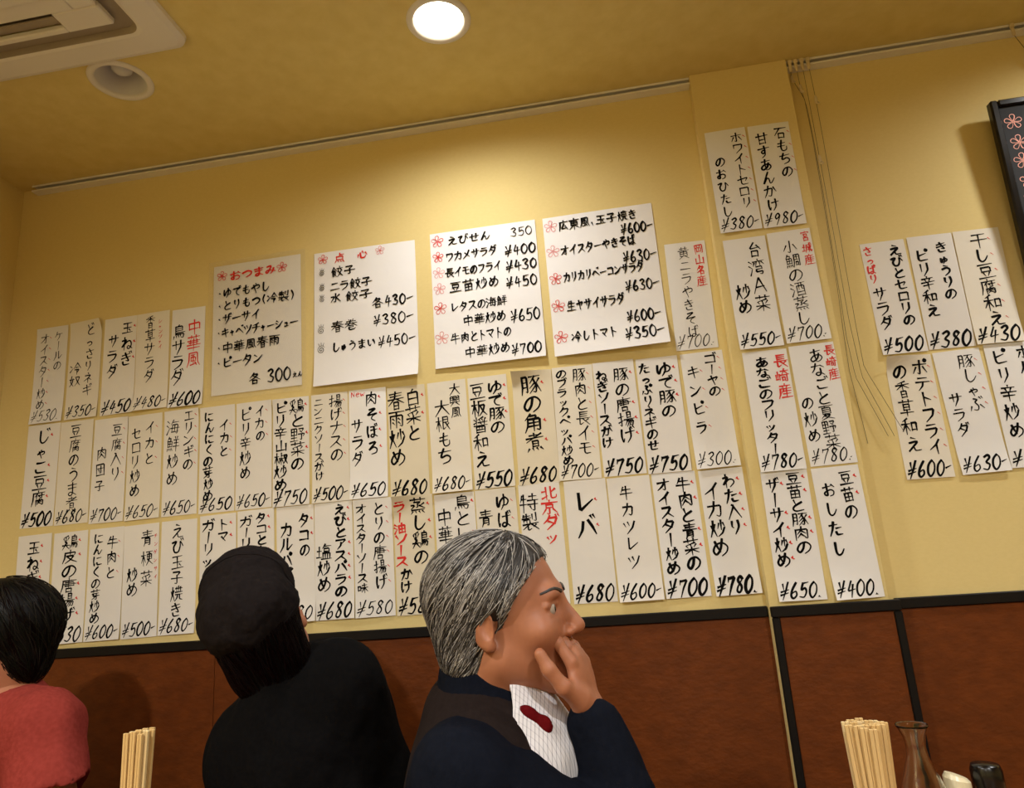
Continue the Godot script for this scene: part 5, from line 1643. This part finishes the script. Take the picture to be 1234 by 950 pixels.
# ---- guest in black with the dark cap, seen from behind, looking up at the menus
func build_capped_guest() -> void:
	var o := Vector3(-0.66, 0, 0.37)
	var person := thing("person", "seated person in black with a dark cap, seen from behind looking up", "person", o)
	person.set_meta("hair_mat", M.black_hair)
	var face := Vector3(-0.35, 0, -0.94).normalized()
	var left := Vector3.UP.cross(face).normalized()
	var hip := Vector3(-0.66, 0.55, 0.36)
	var chest := Vector3(-0.675, 0.80, 0.37)
	var neck := Vector3(-0.675, 0.985, 0.385)
	var hb := frame_of(Vector3(-0.34, 0.36, -0.87), Vector3(-0.30, 0.9, 0.3))
	var hx := Transform3D(hb, Vector3(-0.742, 1.112, 0.405))
	var shl := Vector3(-0.782, 0.872, 0.372)
	var shr := Vector3(-0.600, 0.984, 0.345)
	var ell := Vector3(-0.815, 0.66, 0.32)
	var elr := Vector3(-0.512, 0.735, 0.26)
	var wrl := Vector3(-0.90, 0.63, 0.15)
	var wrr := Vector3(-0.66, 0.68, 0.13)
	var tb := frame_of(face, Vector3(-0.06, 1, 0))
	var body := Field.new()
	body.egg(hip + Vector3(0, 0.06, 0), Vector3(0.15, 0.14, 0.105), tb, 0.05)
	body.egg(chest, Vector3(0.145, 0.18, 0.10), tb, 0.06)
	body.bone(chest + Vector3(0, 0.1, 0), neck, 0.075, 0.055, 0.05)
	body.bone(shl, shr, 0.055, 0.055, 0.05)
	arm(body, shl, ell, wrl, [0.050, 0.040, 0.027])
	arm(body, shr, elr, wrr, [0.050, 0.040, 0.027])
	var tr := Field.new()
	seated_legs(body, tr, hip, Vector3(-0.97, 0, -0.12).normalized() * 0.8, person, o)
	var net := Net.new()
	mesh_field(body, 0.02, net)
	var hf := head_field(hx, neck)
	mesh_field(hf, 0.006, net)
	mesh_field(hand_field(wrl, Vector3(-0.8, 0.0, -0.25), Vector3(0, 1, 0), -1.0, [0.4, 0.4, 0.45, 0.5], ell), 0.0075, net)
	mesh_field(hand_field(wrr, Vector3(-0.9, -0.1, -0.1), Vector3(0, 1, 0), 1.0, [0.4, 0.4, 0.45, 0.5], elr), 0.0075, net)
	shift(net, o)
	obj("body", net.mesh(), M.skin, person)
	add_eyes(person, Transform3D(hx.basis, hx.origin - o), hf, o)
	field_part("trousers", tr, 0.02, M.dark_cloth, person, o)
	var sh := Field.new()
	sh.egg(hip + Vector3(0, 0.09, 0), Vector3(0.18, 0.16, 0.13), tb, 0.06)
	sh.egg(chest, Vector3(0.158, 0.20, 0.118), tb, 0.07)
	sh.bone(chest + Vector3(-0.01, 0.1, 0), neck + Vector3(-0.02, 0.022, 0.006), 0.10, 0.072, 0.06)
	sh.bone(shl, shr, 0.066, 0.078, 0.05)
	arm(sh, shl, ell, wrl, [0.064, 0.058, 0.045], 0.05)
	arm(sh, shr, elr, wrr, [0.078, 0.062, 0.045], 0.05)
	sh.bone(neck + Vector3(-0.035, 0.115, 0.012), neck + Vector3(-0.07, 0.24, 0.02), 0.066, 0.08, 0.006, 1)
	sh.fold = noise(8.0, 3, 73)
	sh.fold_amp = 0.010
	sh.fold_scale = Vector3(1.0, 0.7, 1.0)
	field_part("shirt", sh, 0.010, M.black_cloth, person, o)
	# hair below the cap
	var hair := Field.new()
	var b := hx.basis
	hair.egg(hx * Vector3(0, 0.02, -0.014), Vector3(0.084, 0.095, 0.106), b, 0.02)
	hair.egg(hx * Vector3(0, -0.066, -0.058), Vector3(0.074, 0.072, 0.050), b, 0.04)
	hair.egg(hx * Vector3(0, -0.03, 0.095), Vector3(0.11, 0.13, 0.085), b, 0.012, 1)
	for s in [-1.0, 1.0]:
		hair.egg(hx * Vector3(s * 0.088, -0.022, 0.0), Vector3(0.028, 0.042, 0.026), b, 0.01, 1)
	var hp := field_part("hair", hair, 0.006, M.black_hair, person, o)
	var st := strands(hair, hx, 500, func(l: Vector3) -> bool: return l.y < 0.05 and l.y > -0.125 and l.z < 0.0, 0.09, Vector3(0, -1.2, -0.1), 0.004, 0.0011, [Color(0.004, 0.003, 0.003), Color(0.008, 0.006, 0.006)])
	var so := obj("hair_strands", st, M.black_strands, hp)
	so.position = -o
	so.set_meta("kind", "stuff")
	# cap: soft crown in two panels that meet in a raised seam, with a peak in front
	var cap := Field.new()
	cap.egg(hx * Vector3(0, 0.042, -0.022), Vector3(0.094, 0.088, 0.108), b * Basis(Vector3.RIGHT, 0.12), 0.02)
	cap.egg(hx * Vector3(0, 0.066, 0.030), Vector3(0.090, 0.086, 0.100), b * Basis(Vector3.RIGHT, -0.1), 0.004)
	cap.half(hx * Vector3(0, 0.010, 0.0), b * Vector3(0, -1, 0.22), 0.008)
	cap.egg(hx * Vector3(0, 0.040, 0.122), Vector3(0.078, 0.010, 0.055), b * Basis(Vector3.RIGHT, 0.25), 0.008)
	cap.fold = noise(16.0, 3, 75)
	cap.fold_amp = 0.006
	var cp := field_part("cap", cap, 0.0048, M.cap_cloth, person, o)
	var seam := []
	for k in 25:
		var a := PI * (k / 24.0)
		var w := hx * Vector3(cos(a) * 0.10, 0.04 + sin(a) * 0.12, 0.006)
		for it in 4:
			w -= cap.grad(w) * cap.d(w)
		seam.append(w + cap.grad(w) * 0.0004 - o)
	obj("seam", tube(seam, 0.0016, 6), M.cap_cloth, cp)
	var band := []
	for k in 41:
		var a := TAU * (k / 40.0)
		var w := hx * Vector3(cos(a) * 0.095, 0.028 + sin(a) * 0.020, sin(a) * 0.11)
		for it in 4:
			w -= cap.grad(w) * cap.d(w)
		band.append(w - o)
	obj("stitching", tube(band, 0.0011, 5), M.cap_cloth, cp)
	stool(Vector3(o.x, 0.455, o.z), "round stool under the guest with the dark cap")

# ---- grey-haired guest in profile, hand at the chin
func build_grey_guest() -> void:
	var o := Vector3(-0.250, 0, 0.645)
	var person := thing("person", "grey haired seated person in a navy sweater and vest, hand at chin", "person", o)
	person.set_meta("hair_mat", M.grey_hair)
	var face := Vector3(0.985, 0, 0.02).normalized()
	var hip := Vector3(-0.27, 0.55, 0.645)
	var chest := Vector3(-0.232, 0.80, 0.640)
	var neck := Vector3(-0.240, 0.985, 0.640)
	var hb := frame_of(Vector3(0.97, 0.06, 0.06), Vector3(-0.02, 1, 0.08))
	var hx := Transform3D(hb, Vector3(-0.203, 1.117, 0.648))
	var shr := Vector3(-0.250, 0.905, 0.765)
	var shl := Vector3(-0.222, 0.905, 0.500)
	var elr := Vector3(-0.018, 0.785, 0.712)
	var wrr := Vector3(-0.082, 0.972, 0.668)
	var ell := Vector3(-0.10, 0.70, 0.47)
	var wrl := Vector3(-0.10, 0.655, 0.66)
	var tb := frame_of(face, Vector3(0.04, 1, 0))
	var body := Field.new()
	body.egg(hip + Vector3(0, 0.06, 0), Vector3(0.15, 0.14, 0.105), tb, 0.05)
	body.egg(chest, Vector3(0.150, 0.18, 0.10), tb, 0.06)
	body.bone(chest + Vector3(0, 0.1, 0), neck, 0.075, 0.055, 0.05)
	body.bone(shl, shr, 0.055, 0.055, 0.05)
	arm(body, shl, ell, wrl, [0.050, 0.040, 0.027])
	arm(body, shr, elr, wrr, [0.050, 0.040, 0.027])
	var tr := Field.new()
	seated_legs(body, tr, hip, Vector3(0.12, 0, 0.99).normalized(), person, o)
	var net := Net.new()
	mesh_field(body, 0.02, net)
	var hf := head_field(hx, neck)
	mesh_field(hf, 0.0038, net)
	# hand propping the chin: palm towards the face, fingers curled over the mouth
	mesh_field(hand_field(wrr, Vector3(-0.16, 1.0, -0.10), Vector3(0.95, 0.15, 0.25), -1.0, [0.85, 0.9, 0.95, 1.0], wrr.lerp(elr, 0.5)), 0.0036, net)
	mesh_field(hand_field(wrl, Vector3(0.1, -0.2, 1.0), Vector3(0, 1, 0), -1.0, [0.25, 0.25, 0.28, 0.3], wrl.lerp(ell, 0.5)), 0.0075, net)
	shift(net, o)
	obj("body", net.mesh(), M.skin, person)
	add_eyes(person, Transform3D(hx.basis, hx.origin - o), hf, o)
	field_part("trousers", tr, 0.02, M.dark_cloth, person, o)
	# striped shirt front and collar
	var shirt := Field.new()
	shirt.egg(chest + Vector3(0.03, 0.06, 0.0), Vector3(0.13, 0.16, 0.105), tb, 0.05)
	shirt.bone(neck + Vector3(0.055, -0.08, 0.0), neck + Vector3(0.012, 0.02, 0.0), 0.082, 0.066, 0.04)
	shirt.bone(neck + Vector3(0.015, 0.045, 0.0), neck + Vector3(0.03, 0.2, 0.0), 0.062, 0.07, 0.004, 1)
	shirt.half(neck + Vector3(0.052, 0, 0), Vector3(-1, -0.15, 0), 0.006)
	shirt.fold = noise(12.0, 2, 81)
	shirt.fold_amp = 0.004
	field_part("shirt", shirt, 0.006, M.stripe_cloth, person, o)
	var tie := Field.new()
	var knot := Vector3(-0.160, 0.990, 0.720)
	var tail := Vector3(-0.118, 0.955, 0.715)
	for it in 5:
		knot -= shirt.grad(knot) * shirt.d(knot)
		tail -= shirt.grad(tail) * shirt.d(tail)
	tie.egg(knot, Vector3(0.016, 0.009, 0.008), Basis(Vector3.FORWARD, 0.6), 0.006)
	tie.bone(knot.lerp(tail, 0.15), knot.lerp(tail, 0.62), 0.005, 0.008, 0.006)
	tie.egg(knot.lerp(tail, 0.5), Vector3(0.012, 0.014, 0.007), Basis(Vector3.FORWARD, 0.2), 0.006)
	field_part("tie", tie, 0.004, M.wine_cloth, person, o)
	# navy sweater
	var sw := Field.new()
	sw.egg(hip + Vector3(0, 0.09, 0), Vector3(0.175, 0.16, 0.13), tb, 0.06)
	sw.egg(chest, Vector3(0.168, 0.20, 0.118), tb, 0.07)
	sw.bone(chest + Vector3(-0.02, 0.08, 0), neck + Vector3(-0.006, 0.030, 0), 0.09, 0.070, 0.05)
	sw.bone(shl, shr, 0.068, 0.072, 0.05)
	# open neck over the shirt
	sw.bone(neck + Vector3(0.15, -0.14, 0.0), neck + Vector3(0.14, 0.08, 0.0), 0.040, 0.080, 0.006, 1)
	sw.bone(neck + Vector3(0.016, 0.092, 0.0), neck + Vector3(0.03, 0.2, 0.0), 0.066, 0.08, 0.006, 1)
	arm(sw, shl, ell, wrl.lerp(ell, 0.12), [0.064, 0.054, 0.040], 0.04)
	arm(sw, shr, elr, wrr.lerp(elr, 0.10), [0.070, 0.058, 0.041], 0.04)
	sw.fold = noise(9.0, 3, 83)
	sw.fold_amp = 0.006
	field_part("sweater", sw, 0.009, M.navy_cloth, person, o)
	# charcoal vest: trunk only, cut away round the shoulders and at the neck
	var vest := Field.new()
	vest.egg(hip + Vector3(0, 0.10, 0), Vector3(0.186, 0.16, 0.142), tb, 0.06)
	vest.egg(chest + Vector3(-0.004, 0, 0), Vector3(0.178, 0.21, 0.130), tb, 0.07)
	vest.bone(chest + Vector3(-0.025, 0.08, 0), neck + Vector3(-0.022, -0.012, 0), 0.10, 0.074, 0.05)
	vest.bone(shl.lerp(shr, 0.12), shr.lerp(shl, 0.12), 0.074, 0.080, 0.05)
	for q in [[shr, elr, 0.0], [shl, ell, 0.0]]:
		var away: Vector3 = (q[0] - (shl + shr) / 2).normalized()
		vest.egg(q[0] + Vector3(0.012, -0.07, 0) + away * 0.045, Vector3(0.085, 0.105, 0.060), Basis(), 0.01, 1)
	vest.bone(neck + Vector3(0.16, -0.20, 0.0), neck + Vector3(0.150, 0.08, 0.0), 0.035, 0.090, 0.006, 1)
	vest.bone(neck + Vector3(0.0, 0.055, 0.0), neck + Vector3(0.03, 0.2, 0.0), 0.070, 0.085, 0.006, 1)
	field_part("vest", vest, 0.009, M.vest_cloth, person, o)
	# full grey hair brushed back
	var hair := Field.new()
	var b := hx.basis
	hair.egg(hx * Vector3(0, 0.038, -0.018), Vector3(0.087, 0.092, 0.108), b, 0.02)
	hair.egg(hx * Vector3(0, -0.045, -0.058), Vector3(0.070, 0.062, 0.048), b, 0.04)
	hair.egg(hx * Vector3(0, -0.040, 0.092), Vector3(0.12, 0.118, 0.100), b, 0.012, 1)
	for s in [-1.0, 1.0]:
		hair.egg(hx * Vector3(s * 0.09, -0.026, 0.0), Vector3(0.026, 0.040, 0.022), b, 0.01, 1)
	var hp := field_part("hair", hair, 0.0055, M.grey_hair, person, o)
	var st := strands(hair, hx, 2100, func(l: Vector3) -> bool: return l.y > -0.115 and ((l - Vector3(0, -0.040, 0.092)) / Vector3(0.12, 0.118, 0.100)).length() > 1.01 and ((Vector3(absf(l.x), l.y, l.z) - Vector3(0.09, -0.026, 0.0)) / Vector3(0.026, 0.040, 0.022)).length() > 1.05, 0.085, Vector3(0, -0.45, -0.65), 0.0035, 0.0010, [Color(0.50, 0.47, 0.43), Color(0.36, 0.335, 0.31), Color(0.20, 0.185, 0.17), Color(0.07, 0.06, 0.055), Color(0.025, 0.02, 0.018), Color(0.05, 0.045, 0.04)])
	var so := obj("hair_strands", st, M.hair_strands, hp)
	so.position = -o
	so.set_meta("kind", "stuff")
	stool(Vector3(-0.26, 0.455, 0.645), "round stool under the grey haired guest")
